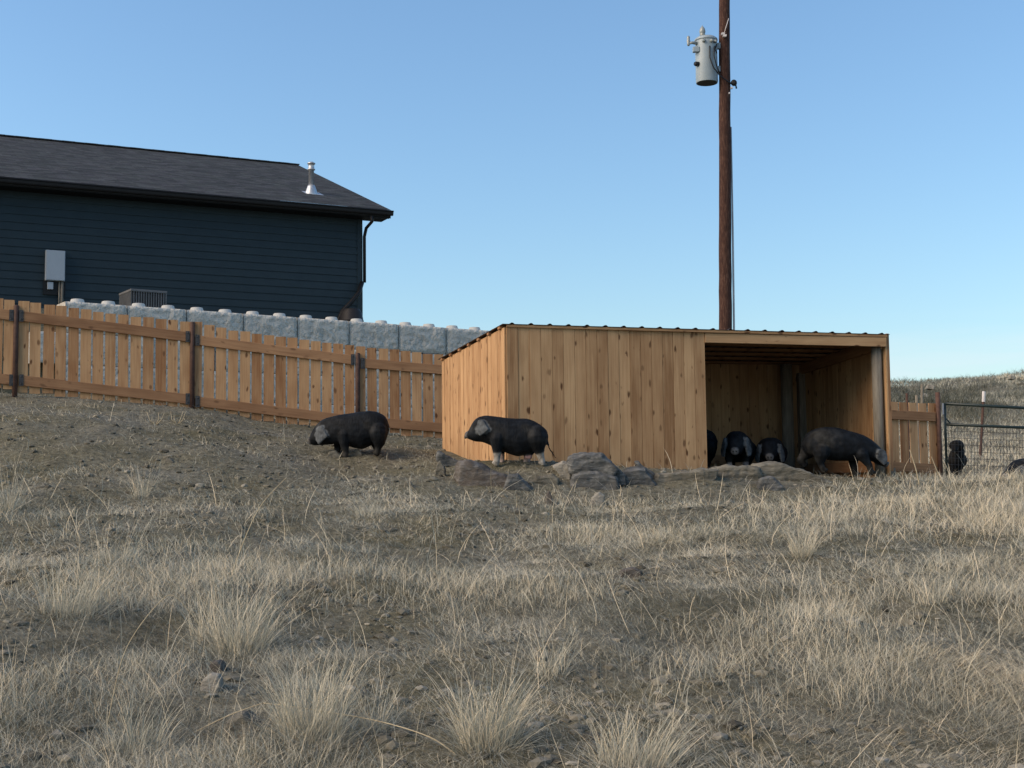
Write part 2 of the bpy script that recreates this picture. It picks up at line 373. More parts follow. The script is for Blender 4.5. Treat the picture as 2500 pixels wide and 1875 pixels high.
def remeshed(verts_faces, voxel, smooth_it=3, smooth_f=.5):
    vs, fs = verts_faces
    me = bpy.data.meshes.new('tmp'); me.from_pydata([tuple(v) for v in vs], [], fs); me.update()
    o = bpy.data.objects.new('tmp', me); col.objects.link(o)
    r = o.modifiers.new('r', 'REMESH'); r.mode = 'VOXEL'; r.voxel_size = voxel
    if smooth_it:
        q = o.modifiers.new('s', 'SMOOTH'); q.iterations = smooth_it; q.factor = smooth_f
    dg = bpy.context.evaluated_depsgraph_get(); dg.update()
    out = bpy.data.meshes.new_from_object(o.evaluated_get(dg))
    bpy.data.objects.remove(o); bpy.data.meshes.remove(me)
    for p in out.polygons: p.use_smooth = True
    return out
def mcoords(me):
    a = np.empty(len(me.vertices)*3, np.float32); me.vertices.foreach_get('co', a); return a.reshape(-1, 3).astype(float)
def setco(me, a): me.vertices.foreach_set('co', a.astype(np.float32).ravel()); me.update()

# ------------------------------------------------------------------ terrain height
TX = np.array([-60, -12, -7, -3.5, -1, 2, 4.6, 7, 12, 60.])
TY = np.array([-60, 0, 5, 9, 13, 14.3, 15.4, 17.5, 20, 22, 28, 35, 50, 60, 100])
TZ = np.array([
 # -60   0     5     9    13    14.3  15.4  17.5  20    22    28    35   50   60  100
 [-6, -1.3, -.80, -.20, .45, .75, .95, 1.4, 1.85, 1.9, 2.0, 2.2, 3.6, 4.0, 2.],
 [-6, -1.45, -.90, -.32, .30, .55, .75, 1.2, 1.75, 1.95, 2.4, 2.6, 3.6, 4.0, 2.],
 [-6, -1.5, -.94, -.42, .15, .40, .60, 1.05, 1.56, 1.75, 2.3, 2.5, 3.6, 4.0, 2.],
 [-6, -1.53, -.95, -.46, .08, .27, .42, .68, 1.05, 1.30, 1.6, 2.1, 3.6, 4.0, 2.],
 [-6, -1.55, -.95, -.47, .02, .18, .42, .50, .75, 1.0, 1.4, 2.0, 3.6, 4.0, 2.],
 [-6, -1.55, -.95, -.47, .00, .14, .36, .42, .45, .55, 1.0, 1.6, 3.7, 4.0, 2.],
 [-6, -1.55, -.95, -.46, .02, .12, .22, .27, .27, .27, .75, 1.35, 3.9, 4.1, 2.],
 [-6, -1.55, -.93, -.42, .06, .18, .25, .28, .27, .27, .75, 1.35, 4.0, 4.2, 2.],
 [-6, -1.5, -.88, -.35, .12, .26, .33, .33, .30, .28, .75, 1.35, 4.15, 4.5, 2.],
 [-6, -1.3, -.6, -.1, .4, .5, .6, .7, .8, .9, 1.4, 2.2, 4.6, 5.0, 2.]])
_gx = np.arange(-60, 60.01, .25); _gy = np.arange(-60, 100.01, .25)
_t = np.array([np.interp(_gy, TY, r) for r in TZ]); _t = np.array([np.interp(_gx, TX, _t[:, j]) for j in range(len(_gy))]).T
def _sm(a, n, ax):
    k = np.hanning(n+2)[1:-1]; k /= k.sum(); pad = [(0, 0), (0, 0)]; pad[ax] = (n//2, n//2)
    return np.apply_along_axis(lambda r: np.convolve(r, k, 'valid'), ax, np.pad(a, pad, 'edge'))
_t = _sm(_sm(_t, 5, 1), 9, 0)
def base_h(x, y):
    fx = np.clip((x+60)/.25, 0, len(_gx)-1.001); fy = np.clip((y+60)/.25, 0, len(_gy)-1.001)
    i = fx.astype(int); j = fy.astype(int); a = fx-i; b = fy-j
    return (_t[i, j]*(1-a)+_t[i+1, j]*a)*(1-b)+(_t[i, j+1]*(1-a)+_t[i+1, j+1]*a)*b
def hraw(x, y):
    x = np.asarray(x, float); y = np.asarray(y, float)
    h = base_h(x, y)
    near = 1-sstep(26, 34, y)*.0
    pad = 1-.75*sstep(15.3, 15.9, y)*(1-sstep(21.5, 23, y))*sstep(-1.4, -.6, x)*(1-sstep(5, 5.6, x))
    h = h+(fbm(x*.55, y*.55, 3, 3)-.45)*.22*pad
    h = h+(fbm(x*2.1, y*2.1, 3, 9)-.45)*.11*pad
    rg = sstep(.35, .6, fbm(x*.8, y*.8, 2, 21))
    h = h+(fbm(x*8, y*8, 3, 31)-.45)*.05*pad*(.35+rg)
    # bushy far hillside
    far = sstep(34, 44, y)
    h = h+far*(fbm(x*.7, y*.7, 4, 41)-.45)*.55
    return h
# measured rows at which the ground meets things in the photograph: (px, distance, row)
CTRL = [(40, 20.2, 971), (180, 20.4, 974), (255, 20.6, 980), (350, 20.8, 985), (470, 20.95, 996), (680, 21.3, 1034), (873, 21.6, 1046), (1000, 21.8, 1066), (-200, 19.8, 962), (949, 17.5, 1117), (1160, 15.5, 1130), (850, 17.5, 1113), (760, 17.4, 1113),
        (1250, 15.5, 1130), (1339, 15.55, 1131), (1235, 16.4, 1129), (1480, 16.4, 1140), (1718, 16.7, 1148), (1802, 17.4, 1146), (1882, 17.8, 1146), (2060, 17.9, 1170), (2160, 17.7, 1172), (1083, 18.8, 1100),
        (1300, 14.7, 1196), (1600, 14.9, 1196), (1900, 15.2, 1195), (1100, 14.9, 1165), (950, 15.5, 1165), (2346, 22.5, 1178), (2480, 22.2, 1180), (2230, 21.6, 1176), (2500, 15, 1172), (2300, 15, 1186), (2100, 15, 1196),
        (100, 18, 1015), (100, 16, 1080), (400, 18, 1040), (400, 16, 1098), (650, 16.3, 1120), (640, 18.8, 1062), (2170, 48, 958), (2330, 48, 944), (2500, 48, 926), (2650, 48, 912), (2350, 38, 985), (2180, 38, 990), (2500, 38, 985), (2350, 28, 1110), (2500, 28, 1110)]
_c = np.array([[P(a, c, b).x, P(a, c, b).y, P(a, c, b).z] for a, b, c in CTRL])
_sg = np.where(_c[:, 1] > 26, 4.0, 1.05)
def _ker(x, y): return np.exp(-((x[..., None]-_c[:, 0])**2+(y[..., None]-_c[:, 1])**2)/(2*_sg**2))
_w = np.linalg.solve(_ker(_c[:, 0], _c[:, 1])+np.eye(len(_c))*.06, _c[:, 2]-hraw(_c[:, 0], _c[:, 1]))
def hgt(x, y):
    x = np.asarray(x, float); y = np.asarray(y, float); h = hraw(x, y)
    sh = x.shape; xf = x.ravel(); yf = y.ravel(); o = h.ravel().copy()
    k = (np.abs(xf) < 35) & (yf > 10) & (yf < 65)
    idx = np.nonzero(k)[0]
    for i in range(0, len(idx), 40000):
        j = idx[i:i+40000]; o[j] += _ker(xf[j], yf[j]) @ _w
    return o.reshape(sh)
def gz(x, y): return float(hgt(np.array([x]), np.array([y]))[0])

# ------------------------------------------------------------------ ground sheet
def axis(lo, hi, step, far, lo_far=None):
    c = list(np.arange(lo, hi, step)); a = hi; s = step
    while a < far: c.append(a); s *= 1.12; a += s
    c.append(far); b = lo-step; s = step; f2 = -far if lo_far is None else lo_far
    pre = []
    while b > f2: pre.append(b); s *= 1.12; b -= s
    pre.append(f2); return np.array(pre[::-1]+c)
gxs = axis(-8.6, 8.6, .042, 400); gys = axis(4.2, 23.5, .042, 900, -60)
GX, GY = np.meshgrid(gxs, gys, indexing='ij')
GZ = hgt(GX, GY)
nx, ny = GX.shape
vv = np.stack([GX.ravel(), GY.ravel(), GZ.ravel()], 1).astype(np.float32)
ii = np.arange(nx*ny).reshape(nx, ny)
ff = np.stack([ii[:-1, :-1].ravel(), ii[1:, :-1].ravel(), ii[1:, 1:].ravel(), ii[:-1, 1:].ravel()], 1).astype(np.int32)
def bigmesh(name, v, f, tint=None, smooth=True):
    k = f.shape[1]; me = bpy.data.meshes.new(name)
    me.vertices.add(len(v)); me.vertices.foreach_set('co', v.astype(np.float32).ravel())
    me.loops.add(f.size); me.loops.foreach_set('vertex_index', f.astype(np.int32).ravel())
    me.polygons.add(len(f)); me.polygons.foreach_set('loop_start', (np.arange(len(f))*k).astype(np.int32))
    me.update(calc_edges=True)
    me.polygons.foreach_set('use_smooth', np.full(len(f), smooth))
    if tint is not None:
        at = me.attributes.new('tint', 'FLOAT', 'POINT'); at.data.foreach_set('value', tint.astype(np.float32))
    return me
tag(link('ground', bigmesh('ground', vv, ff), M['soil']), 'grey brown dirt and thin soil of the slope', None, None, 'structure')

# ------------------------------------------------------------------ grass
def cover(x, y):
    """grass cover 0..1 on the slope, from where the soil lies bare"""
    z = hgt(x, y); px, py = proj(x, y, z)
    yc = np.interp(px, [-800, 0, 500, 850, 1150, 1700, 1900, 2080, 2250, 3200], [1170, 1190, 1210, 1200, 1235, 1250, 1262, 1235, 1175, 1160])
    c = sstep(-70, 90, py-yc+(fbm(x*1.3, y*1.3, 3, 77)-.45)*190)
    c = c*(.30+.70*sstep(.33, .50, fbm(x*.95+5, y*.95, 3, 55)))
    for (cx, cy, rx, ry, s) in [(880, 1545, 190, 55, .9), (150, 1315, 240, 55, .75), (2270, 1510, 150, 45, .8), (1530, 1425, 140, 34, .7),
                              (560, 1690, 120, 60, .8), (420, 1290, 200, 40, .7), (1080, 1345, 170, 26, .6), (1720, 1500, 150, 26, .55), (2330, 1330, 120, 22, .5), (700, 1450, 140, 30, .55), (1900, 1600, 170, 30, .5), (60, 1600, 120, 40, .5), (1330, 1850, 180, 50, .6), (1250, 1570, 150, 40, .5), (90, 1420, 90, 30, .5)]:
        e = ((px-cx)/rx)**2+((py-cy)/ry)**2
        c = c*(1-s*(1-sstep(.5, 1.4, e+(fbm(x*4, y*4, 2, 5)-.45)*1.5)))
    return c, px, py
def blades(x, y, z, height, width, lean, leandir, curve, tint, segs=3, facing=None, wob=.3):
    n = len(x); lv = segs+1
    if facing is None: facing = rng.uniform(0, math.pi, n)
    dx, dy = np.cos(leandir), np.sin(leandir)
    wx, wy = np.cos(facing), np.sin(facing)
    V = np.empty((n, 2*segs+1, 3), np.float32)
    kx = rng.normal(0, wob, n); ky = rng.normal(0, wob, n)
    for k in range(lv):
        t = k/segs
        ang = lean+curve*t
        r = height*(t*np.sin(np.clip(lean+curve*t*.5, 0, 1.62)))
        zz = height*(t*np.cos(np.clip(lean+curve*t*.5, 0, 1.62)))
        kk = height*t*t
        cx = x+dx*r+kx*kk; cy = y+dy*r+ky*kk; cz = z+zz
        if k < segs:
            w = width*(1-.35*t)*.5
            V[:, 2*k, 0] = cx-wx*w; V[:, 2*k, 1] = cy-wy*w; V[:, 2*k, 2] = cz
            V[:, 2*k+1, 0] = cx+wx*w; V[:, 2*k+1, 1] = cy+wy*w; V[:, 2*k+1, 2] = cz
        else:
            V[:, 2*k, 0] = cx; V[:, 2*k, 1] = cy; V[:, 2*k, 2] = cz
    base = (np.arange(n)*(2*segs+1))[:, None]
    tri = []
    for k in range(segs-1):
        tri += [[2*k, 2*k+1, 2*k+3], [2*k, 2*k+3, 2*k+2]]
    tri.append([2*segs-2, 2*segs-1, 2*segs])
    T = (base[:, None, :]+np.array(tri)[None]).reshape(-1, 3)
    return V.reshape(-1, 3), T, np.repeat(tint, 2*segs+1)
def sample(n, d0, d1, pw, umax=.5):
    """positions on the ground; pw shapes how fast density falls with distance"""
    t = rng.random(n); e = 2-pw
    d = (d0**e+t*(d1**e-d0**e))**(1/e)
    u = rng.uniform(-umax, umax, n)
    return u*d, d
def jit(n, s): return rng.normal(0, s, n)
def keep_shelter(x, y):
    return ~((y > 15.9) & (y < 21) & (x > -.9) & (x < 4.9) & (y > 16.05+(x+.07)*.29))

# 1. matted, fallen thatch
N1 = 1000000
x, y = sample(N1, 4.6, 24, 1.3)
c, px, py = cover(x, y)
k = (rng.random(N1) < .07+.93*c) & keep_shelter(x, y); x, y, c = x[k], y[k], c[k]
n = len(x); z = hgt(x, y)-.004
pt = fbm(x*.9, y*.9, 3, 91); pt2 = fbm(x*3, y*3, 2, 15)
wd = np.clip(y*.00027, .0015, .0042)
hh = rng.uniform(.04, .13, n)*(.6+.8*pt)
A = blades(x, y, z, hh, wd*rng.uniform(.7, 1.2, n), rng.uniform(.55, 1.35, n), fbm(x*1.5, y*1.5, 2, 8)*9+jit(n, 1.1), rng.uniform(.1, .9, n),
           np.clip(.47+(pt-.45)*1.1+jit(n, .22)+(pt2-.45)*.6, 0, .97), 2, None, .6)
# 2. short upright grass in patches
N2 = 330000
x, y = sample(N2, 4.6, 23, 1.35)
c, px, py = cover(x, y)
pt = fbm(x*.8+3, y*.8, 3, 62); rgt = sstep(1500, 2100, px)*sstep(1650, 1450, py)
den = np.clip(sstep(.40, .60, pt+rgt*.12), 0, 1)*c
k = (rng.random(N2) < .02+.9*den) & keep_shelter(x, y); x, y, pt, rgt = x[k], y[k], pt[k], rgt[k]
n = len(x); z = hgt(x, y)-.004
wd = np.clip(y*.00026, .0014, .0040)
hh = rng.uniform(.05, .16, n)*(.55+.8*pt+.15*rgt)
B = blades(x, y, z, hh, wd, np.abs(jit(n, .5)), rng.uniform(0, 6.28, n), rng.uniform(.0, 1.1, n),
           np.clip(.60+(pt-.5)*.7+jit(n, .16)+.06*rgt, 0, 1), 3, None, .45)
# 3. sparse long single stalks
N3 = 3400
x, y = sample(N3, 4.7, 20, 1.3)
c, px, py = cover(x, y)
k = (rng.random(N3) < .15+.8*c) & keep_shelter(x, y) & ((py > 1190) | (px > 2050) | (rng.random(N3) < .25)); x, y = x[k], y[k]
n = len(x); z = hgt(x, y)-.004
Cc = blades(x, y, z, rng.uniform(.10, .40, n), np.clip(y*.00035, .0022, .005), np.abs(jit(n, .75)), rng.uniform(0, 6.28, n), rng.uniform(0, .6, n),
            np.clip(.8+jit(n, .12), 0, 1), 4)
def merge(parts):
    V, T, C, o = [], [], [], 0
    for v, t, c_ in parts:
        V.append(v); T.append(t+o); C.append(c_); o += len(v)
    return np.concatenate(V), np.concatenate(T), np.concatenate(C)
v, t_, c_ = merge([A]); tag(link('matted_grass', bigmesh('matted_grass', v, t_, c_, False), M['grass']), 'grey matted dry grass lying flat over the whole slope', 'grass', None, 'stuff')
v, t_, c_ = merge([B, Cc]); tag(link('standing_grass', bigmesh('standing_grass', v, t_, c_, False), M['grass']), 'tan upright dry grass in patches over the slope', 'grass', None, 'stuff')
# 4. field and hillside beyond the gate
N4 = 190000
d = 23+39*rng.random(N4)**.8; u = rng.uniform(.14, .60, N4); x = u*d; y = d
pt = fbm(x*.35, y*.35, 3, 19); pb = sstep(.48, .60, fbm(x*.5+9, y*.3, 3, 29)); z = hgt(x, y)-.01; n = N4
far = sstep(31, 38, y)
E = blades(x, y, z, rng.uniform(.06, .17, n)*(1+1.3*pb*far), np.clip(y*.0003, .007, .014), np.abs(jit(n, .7)), rng.uniform(0, 6.28, n), rng.uniform(0, 1.0, n),
           np.clip(.62-.22*far-.30*pb*far+(pt-.45)*1.0*far+jit(n, .10), 0, 1), 2)
v, t_, c_ = merge([E]); tag(link('hillside_grass', bigmesh('hillside_grass', v, t_, c_, False), M['grass']), 'dry grass and brush over the field and hill beyond the gate', 'grass', None, 'stuff')

# ------------------------------------------------------------------ loose clods and pebbles on the dirt
def clods(n, name, d0, d1, smin, smax, label, keepf, pw=1.2):
    x, y = sample(n, d0, d1, pw, .42); c, px, py = cover(x, y)
    k = keepf(c, px, py) & keep_shelter(x, y); x, y = x[k], y[k]; n = len(x)
    bm = bmesh.new(); bmesh.ops.create_icosphere(bm, subdivisions=1, radius=1); bv = np.array([v.co[:] for v in bm.verts]); bf = np.array([[w.index for w in f.verts] for f in bm.faces]); bm.free()
    s = smin*(smax/smin)**(rng.random(n)**2.6); z = hgt(x, y)
    sc_ = np.stack([s*rng.uniform(.8, 1.7, n), s*rng.uniform(.8, 1.4, n), s*rng.uniform(.4, .8, n)], 1)
    V = bv[None]*(1+rng.uniform(-.28, .28, (n, len(bv), 1)))*sc_[:, None, :]
    a = rng.uniform(0, 6.28, n); ca, sa = np.cos(a)[:, None], np.sin(a)[:, None]
    X = V[..., 0]*ca-V[..., 1]*sa+x[:, None]; Y = V[..., 0]*sa+V[..., 1]*ca+y[:, None]; Z = V[..., 2]+(z+s*.15)[:, None]
    V = np.stack([X, Y, Z], -1).reshape(-1, 3); Fc = (bf[None]+(np.arange(n)*len(bv))[:, None, None]).reshape(-1, 3)
    tnt = np.repeat(np.clip(.45+jit(n, .2), 0, 1), len(bv))
    tag(link(name, bigmesh(name, V, Fc, tnt, False), M['clod']), label, 'gravel', None, 'stuff')
clods(17000, 'gravel', 5, 22, .006, .038, 'loose clods and small stones strewn over the bare dirt', lambda c, px, py: rng.random(len(c)) < np.where(c < .5, .85, .05)*(.15+.85*sstep(980, 1080, py)))

# ------------------------------------------------------------------ house
def rayplane(px, py, p0, n):
    r = ray(px, py); return r*(Vector(p0).dot(n)/r.dot(n))
e1 = Vector((.898, .44, 0)).normalized(); e2 = Vector((-.44, .898, 0)).normalized(); Zv = Vector((0, 0, 1))
HB = P(882, 530, 34.0); HB.z = 0
EC = P(955, 513, 33.8); EZ = EC.z                       # eave corner (roof edge)
RE = P(728, 403, 40.6)                                  # ridge end over the gable
WALLTOP = EZ-.16; WB = 3.6; HL = 26.0
house = empty('house', (HB.x, HB.y, 3.95), 'long dark green house with charcoal shingle roof and a silver flue pipe', 'house')
m = MB()                                                # lap siding: every lap tilts out at its foot
lap = .178; z = WALLTOP; D_ = 13.5
while z > WB:
    z0 = z-lap
    a = HB-e1*HL; b = HB-e1*.10
    m.quad([a+Zv*z0-e2*.018, b+Zv*z0-e2*.018, b+Zv*z, a+Zv*z])
    m.quad([a+Zv*z0, b+Zv*z0, b+Zv*z0-e2*.018, a+Zv*z0-e2*.018])
    z = z0
m.box(HB-e1*HL+e2*.02+Zv*3.6, e1*(HL-.02), e2*(D_-.04), Zv*(WALLTOP-3.6-.02))
wall = m.build('wall', M['siding'], house)
m = MB(); m.box(HB-e1*.11-e2*.03+Zv*3.6, e1*.13, e2*.13, Zv*(WALLTOP-3.6)); m.build('corner_trim', M['siding'], house)
# roof
rdir = (RE-EC); slope = rdir.z/rdir.dot(e2)
RL = HL+2; W_ = rdir.dot(e2)
def rp(s, w, dz=0):                                     # s along the eave to the left, w up the slope
    return EC-e1*s+e2*w+Zv*(slope*w+dz)
skew = rdir.dot(e1)
m = MB()
sl = math.hypot(1, slope)
m.quad([rp(0, 0), rp(-skew, W_), rp(RL, W_), rp(RL, 0)], [(0, 0), (0, W_*sl), (RL, W_*sl), (RL, 0)])
bk = lambda s: EC-e1*s+e2*(2*W_)
m.quad([rp(-skew, W_), bk(-skew*2), bk(RL), rp(RL, W_)], [(0, 0), (0, W_*sl), (RL, W_*sl), (RL, 0)])
roof = m.build('roof', M['shingle'], house)
m = MB()                                                # ridge cap, stopping short of the gable
for i in range(90):
    s = -skew+.02+i*.3
    m.box(rp(s+.31, W_, -.022+.003*(i % 2))-e2*.13, e1*.33, e2*.26, Zv*.030)
m.build('ridge_cap', M['shingle'], house)
m = MB()                                                # fascia, gutter, soffit
m.box(rp(RL, .0, -.17), e1*(RL-.01), e2*.03, Zv*.168)
m.box(rp(RL, .03, -.185)-Zv*slope*.03, e1*(RL-.03), e2*.56, Zv*.02)
n_ = len(m.v)
m.box(rp(0.03, .03, -.20)-Zv*slope*.03, e1*.03, rdir-e1*skew-e2*.03-Zv*0, Zv*.17)
m.box(rp(.55, .05, -.21)-Zv*slope*.05, e1*.52, (rdir-e1*skew)*.98, Zv*.02)
m.build('fascia', M['trimblack'], house)
m = MB()
prof = [(-.005, 0), (-.10, -.0), (-.105, -.02), (-.085, -.035), (-.075, -.09), (-.06, -.115), (-.005, -.115)]
for i in range(len(prof)-1):
    p, q = prof[i], prof[i+1]
    a0 = rp(RL, 0, -.03)+e2*p[0]+Zv*p[1]; a1 = rp(RL, 0, -.03)+e2*q[0]+Zv*q[1]
    m.quad([a0, a1, a1+e1*(RL+.03), a0+e1*(RL+.03)])
m.quad([rp(-.03, 0, -.03)+e2*p[0]+Zv*p[1] for p in prof])
m.build('gutter', M['trimblack'], house)
# downspout
gp = rayplane(908, 531, HB-e2*.55, e2)
cz = P(882, 566, 34).z
m = MB()
corner = HB+e1*.06-e2*.05
pts = [gp+Zv*.03, gp-Zv*.10, (gp*.25+Vector((corner.x, corner.y, cz))*.75), Vector((corner.x, corner.y, cz-.12)), Vector((corner.x, corner.y, P(885, 690, 34).z))]
m.tube(pts, .04, 8)
low = [P(884, 690, 33.9), P(876, 715, 33.7), P(858, 737, 33.6), P(836, 760, 33.5), P(826, 784, 33.4), P(824, 800, 33.4)]
m.tube(low, .055, 8)
m.build('downspout', M['trimblack'], house)
# flue
rn = Vector((0, 0, 1)).cross(e1); nrm = (e2*(-slope)+Zv).normalized()
fb = rayplane(760, 472, EC, nrm); fs = fb.y/F
m = MB(); m.lathe(fb-Zv*.14, [(.17, 0), (.165, .12), (.10, .30), (.085, .34)], 18)
m.quad([fb+e1*.26-e2*.24-Zv*slope*.24+nrm*.01, fb+e1*.26+e2*.2+Zv*slope*.2+nrm*.01, fb-e1*.2+e2*.2+Zv*slope*.2+nrm*.01, fb-e1*.2-e2*.24-Zv*slope*.24+nrm*.01])
fl = m.build('flue_flashing', M['steel'], house)
m = MB(); H0 = 472-393
hh_ = H0*fs
m.lathe(fb, [(.066, .1), (.066, hh_*.74), (.095, hh_*.745), (.10, hh_*.77), (.075, hh_*.785), (.072, hh_*.86), (.075, hh_*.93), (.10, hh_*.935), (.10, hh_*.96), (.05, hh_), (0.001, hh_*1.01)], 20)
m.build('flue_pipe', M['steel'], house)
# electrical panel with conduits
pc = rayplane(109, 612, HB-e2*.02, e2); pe = rayplane(156, 612, HB-e2*.02, e2); pbm = rayplane(109, 686, HB-e2*.02, e2)
ph_ = pc.z-pbm.z; pw_ = (pe-pc).length
pan = empty('electrical_panel', (0, 0, 0), None, None); pan.parent = house; pan.location = (0, 0, 0)
bpy.data.objects.remove(pan)
m = MB(); m.box(pbm-e2*.14, e1*pw_, e2*.14, Zv*ph_); pbx = m.build('electrical_panel', M['panelgrey'], house, bevel=.008)
m = MB(); m.box(pbm-e2*.155+e1*.02+Zv*.015, e1*(pw_-.035), e2*.014, Zv*(ph_-.03))
m.build('panel_door', M['panelgrey'], pbx)
m = MB()
for a_, r_ in ((.30, .018), (.36, .032)): m.tube([pbm+e1*a_-e2*.07+Zv*.02, pbm+e1*a_-e2*.07-Zv*.9], r_, 10)
m.build('conduit', M['rail'] if False else M['greypost'], pbx)
m = MB(); m.box(pbm-e1*.03-Zv*.30-e2*.04, e1*.46, e2*.04, Zv*.32); pb2 = m.build('mounting_plate', M['trimblack'], house)
m = MB(); m.box(pbm+e1*.05-Zv*.19-e2*.10, e1*.12, e2*.06, Zv*.16); m.build('junction_box', M['panelgrey'], pb2, bevel=.006)

# terrace the house stands on, held by the block wall
BW0 = Vector((-.3166*27.8*(1-.0243), 27.8*(1-.0243), 0)); bl = Vector((1.017, .6755, 0)); bd = bl.normalized(); bn = Vector((-bd.y, bd.x, 0))
BTOP = P(306, 745, 27.8).z
m = MB()
a = BW0+bn*.55-bd*14; b = BW0+bn*.55+bd*15
m.quad([a+Zv*(BTOP-.10), b+Zv*(BTOP-.10), b+bn*26+Zv*(BTOP-.1), a+bn*26+Zv*(BTOP-.1)])
m.quad([b+Zv*(BTOP-.10), b+Zv*(1), b+bn*26+Zv*1, b+bn*26+Zv*(BTOP-.1)])
m.quad([a+Zv*(BTOP-.10), a+Zv*(1), b+Zv*1, b+Zv*(BTOP-.1)])
tag(m.build('terrace_ground', M['soil']), 'raised dirt terrace the house stands on', None, None, 'structure')

# ------------------------------------------------------------------ retaining wall of cast blocks
rwall = empty('retaining_wall', BW0+Zv*1.2, 'pale grey cast concrete block retaining wall with round studs on top', 'retaining wall')
BH = .61
def block_mesh(seed):
    r = random.Random(seed); bm = bmesh.new()
    nx_, nz_ = 26, 13; Lb = 1.22-.015; g = {}
    for i in range(nx_+1):
        for k in range(nz_+1):
            u = i/nx_; v = k/nz_
            edge = min(u, 1-u)*Lb; ez = min(v, 1-v)*BH
            dp = (fbm(np.array([u*9+seed*7.3]), np.array([v*5.0+seed]), 4, seed)[0]-.45)*.055*min(1, edge/.10)*min(1, ez/.08)
            ch = -.03*(max(0, 1-edge/.04)+max(0, 1-ez/.035))
            g[i, k] = bm.verts.new((u*Lb, -(dp+ch)-.03, v*(BH-.008)))
    for i in range(nx_):
        for k in range(nz_): bm.faces.new((g[i, k], g[i+1, k], g[i+1, k+1], g[i, k+1])).smooth = True
    bt = [bm.verts.new(p) for p in ((0, .6, 0), (Lb, .6, 0), (Lb, .6, BH-.008), (0, .6, BH-.008))]
    bm.faces.new((bt[1], bt[0], bt[3], bt[2]))
    bm.faces.new([g[i, nz_] for i in range(nx_+1)]+[bt[2], bt[3]])
    bm.faces.new([g[0, k] for k in range(nz_, -1, -1)]+[bt[0], bt[3]])
    bm.faces.new([g[nx_, k] for k in range(nz_+1)]+[bt[2], bt[1]])
    me = bpy.data.meshes.new('concrete_block'); bm.to_mesh(me); bm.free(); return me
bms = [block_mesh(s) for s in range(5)]
for q in bms: q.materials.append(M['block'])
mS = MB(); mS.lathe((0, 0, 0), [(.145, 0), (.140, .03), (.122, .088), (.112, .094), (.001, .096)], 24); mS.sm = [False]*len(mS.sm); sme = mS.mesh('stud'); sme.materials.append(M['stud'])
rz = math.atan2(bd.y, bd.x)
for row in range(5):
    for k in range(0, 11):
        p = BW0+bl*(k-(.5 if row % 2 else 0))
        if row % 2 and k == 0: pass
        ob = bpy.data.objects.new('concrete_block', bms[(k*3+row*2) % 5]); col.objects.link(ob); ob.parent = rwall
        ob.location = Vector((p.x, p.y, BTOP-BH*(row+1)))-rwall.location; ob.rotation_euler = (0, 0, rz)
        if row == 0:
            for s_ in (.305, .915):
                so = bpy.data.objects.new('stud', sme); col.objects.link(so); so.parent = ob; so.location = (s_, .26, BH-.012)

# ------------------------------------------------------------------ air conditioner and rain barrel
ac0 = P(320, 708, 29.2); ac1 = P(407, 712, 29.2+.42); ad = (ac1-ac0); ad.z = 0; adn = ad.normalized(); abk = Vector((-adn.y, adn.x, 0)); aw = ad.length
zt = ac0.z; ACB = zt-.85
ac = empty('air_conditioner', (ac0.x, ac0.y, ACB), 'grey louvred air conditioner behind the block wall beside the green siding', 'air conditioner')
m = MB(); o = Vector((ac0.x, ac0.y, ACB)); m.box(o+adn*.03+abk*.03, adn*(aw-.06), abk*(aw-.06), Zv*.80); m.build('coil', M['darkmetal'], ac)
m = MB()
for i in range(15):
    t = i/14
    m.box(o+adn*(t*(aw-.02)), adn*.02, abk*.012, Zv*.83); m.box(o+abk*(t*(aw-.02)), adn*.012, abk*.02, Zv*.83)
for j in (.02, .42): m.box(o-adn*.002-abk*.002+Zv*j, adn*aw, abk*.015, Zv*.02)
m.build('louvre', M['acgrey'], ac)
m = MB(); m.box(o-adn*.01-abk*.01+Zv*.83, adn*(aw+.02), abk*(aw+.02), Zv*.05); m.build('lid', M['acgrey'], ac, bevel=.01)
bc = P(858, 760, 33.1); bc.z = P(858, 755, 33.1).z
m = MB(); bh_ = bc.z-(BTOP-.1)
m.lathe((bc.x, bc.y, BTOP-.1), [(.25, 0), (.27, .1), (.285, bh_*.35), (.292, bh_*.36), (.285, bh_*.38), (.285, bh_*.6), (.292, bh_*.61), (.28, bh_*.63), (.25, bh_*.88), (.20, bh_*.97), (.19, bh_)], 24)
tag(m.build('rain_barrel', M['barrel'], None, (bc.x, bc.y, BTOP-.1)), 'black rain barrel under the downspout at the house corner', 'barrel')

# ------------------------------------------------------------------ picket fence behind the yard
fence_posts = [P(-420, 700, 19.45), P(40, 745, 20.2), P(470, 786, 20.95), P(873, 862, 21.6), P(1262, 900, 22.3)]
ftop = {0: 690, 1: 746, 2: 787, 3: 862, 4: 905}
fence = empty('picket_fence', (fence_posts[2].x, fence_posts[2].y, 1.4), 'long cedar picket fence stepping down the slope behind the two pigs outdoors', 'fence')
def lerp(a, b, t): return a+(b-a)*t
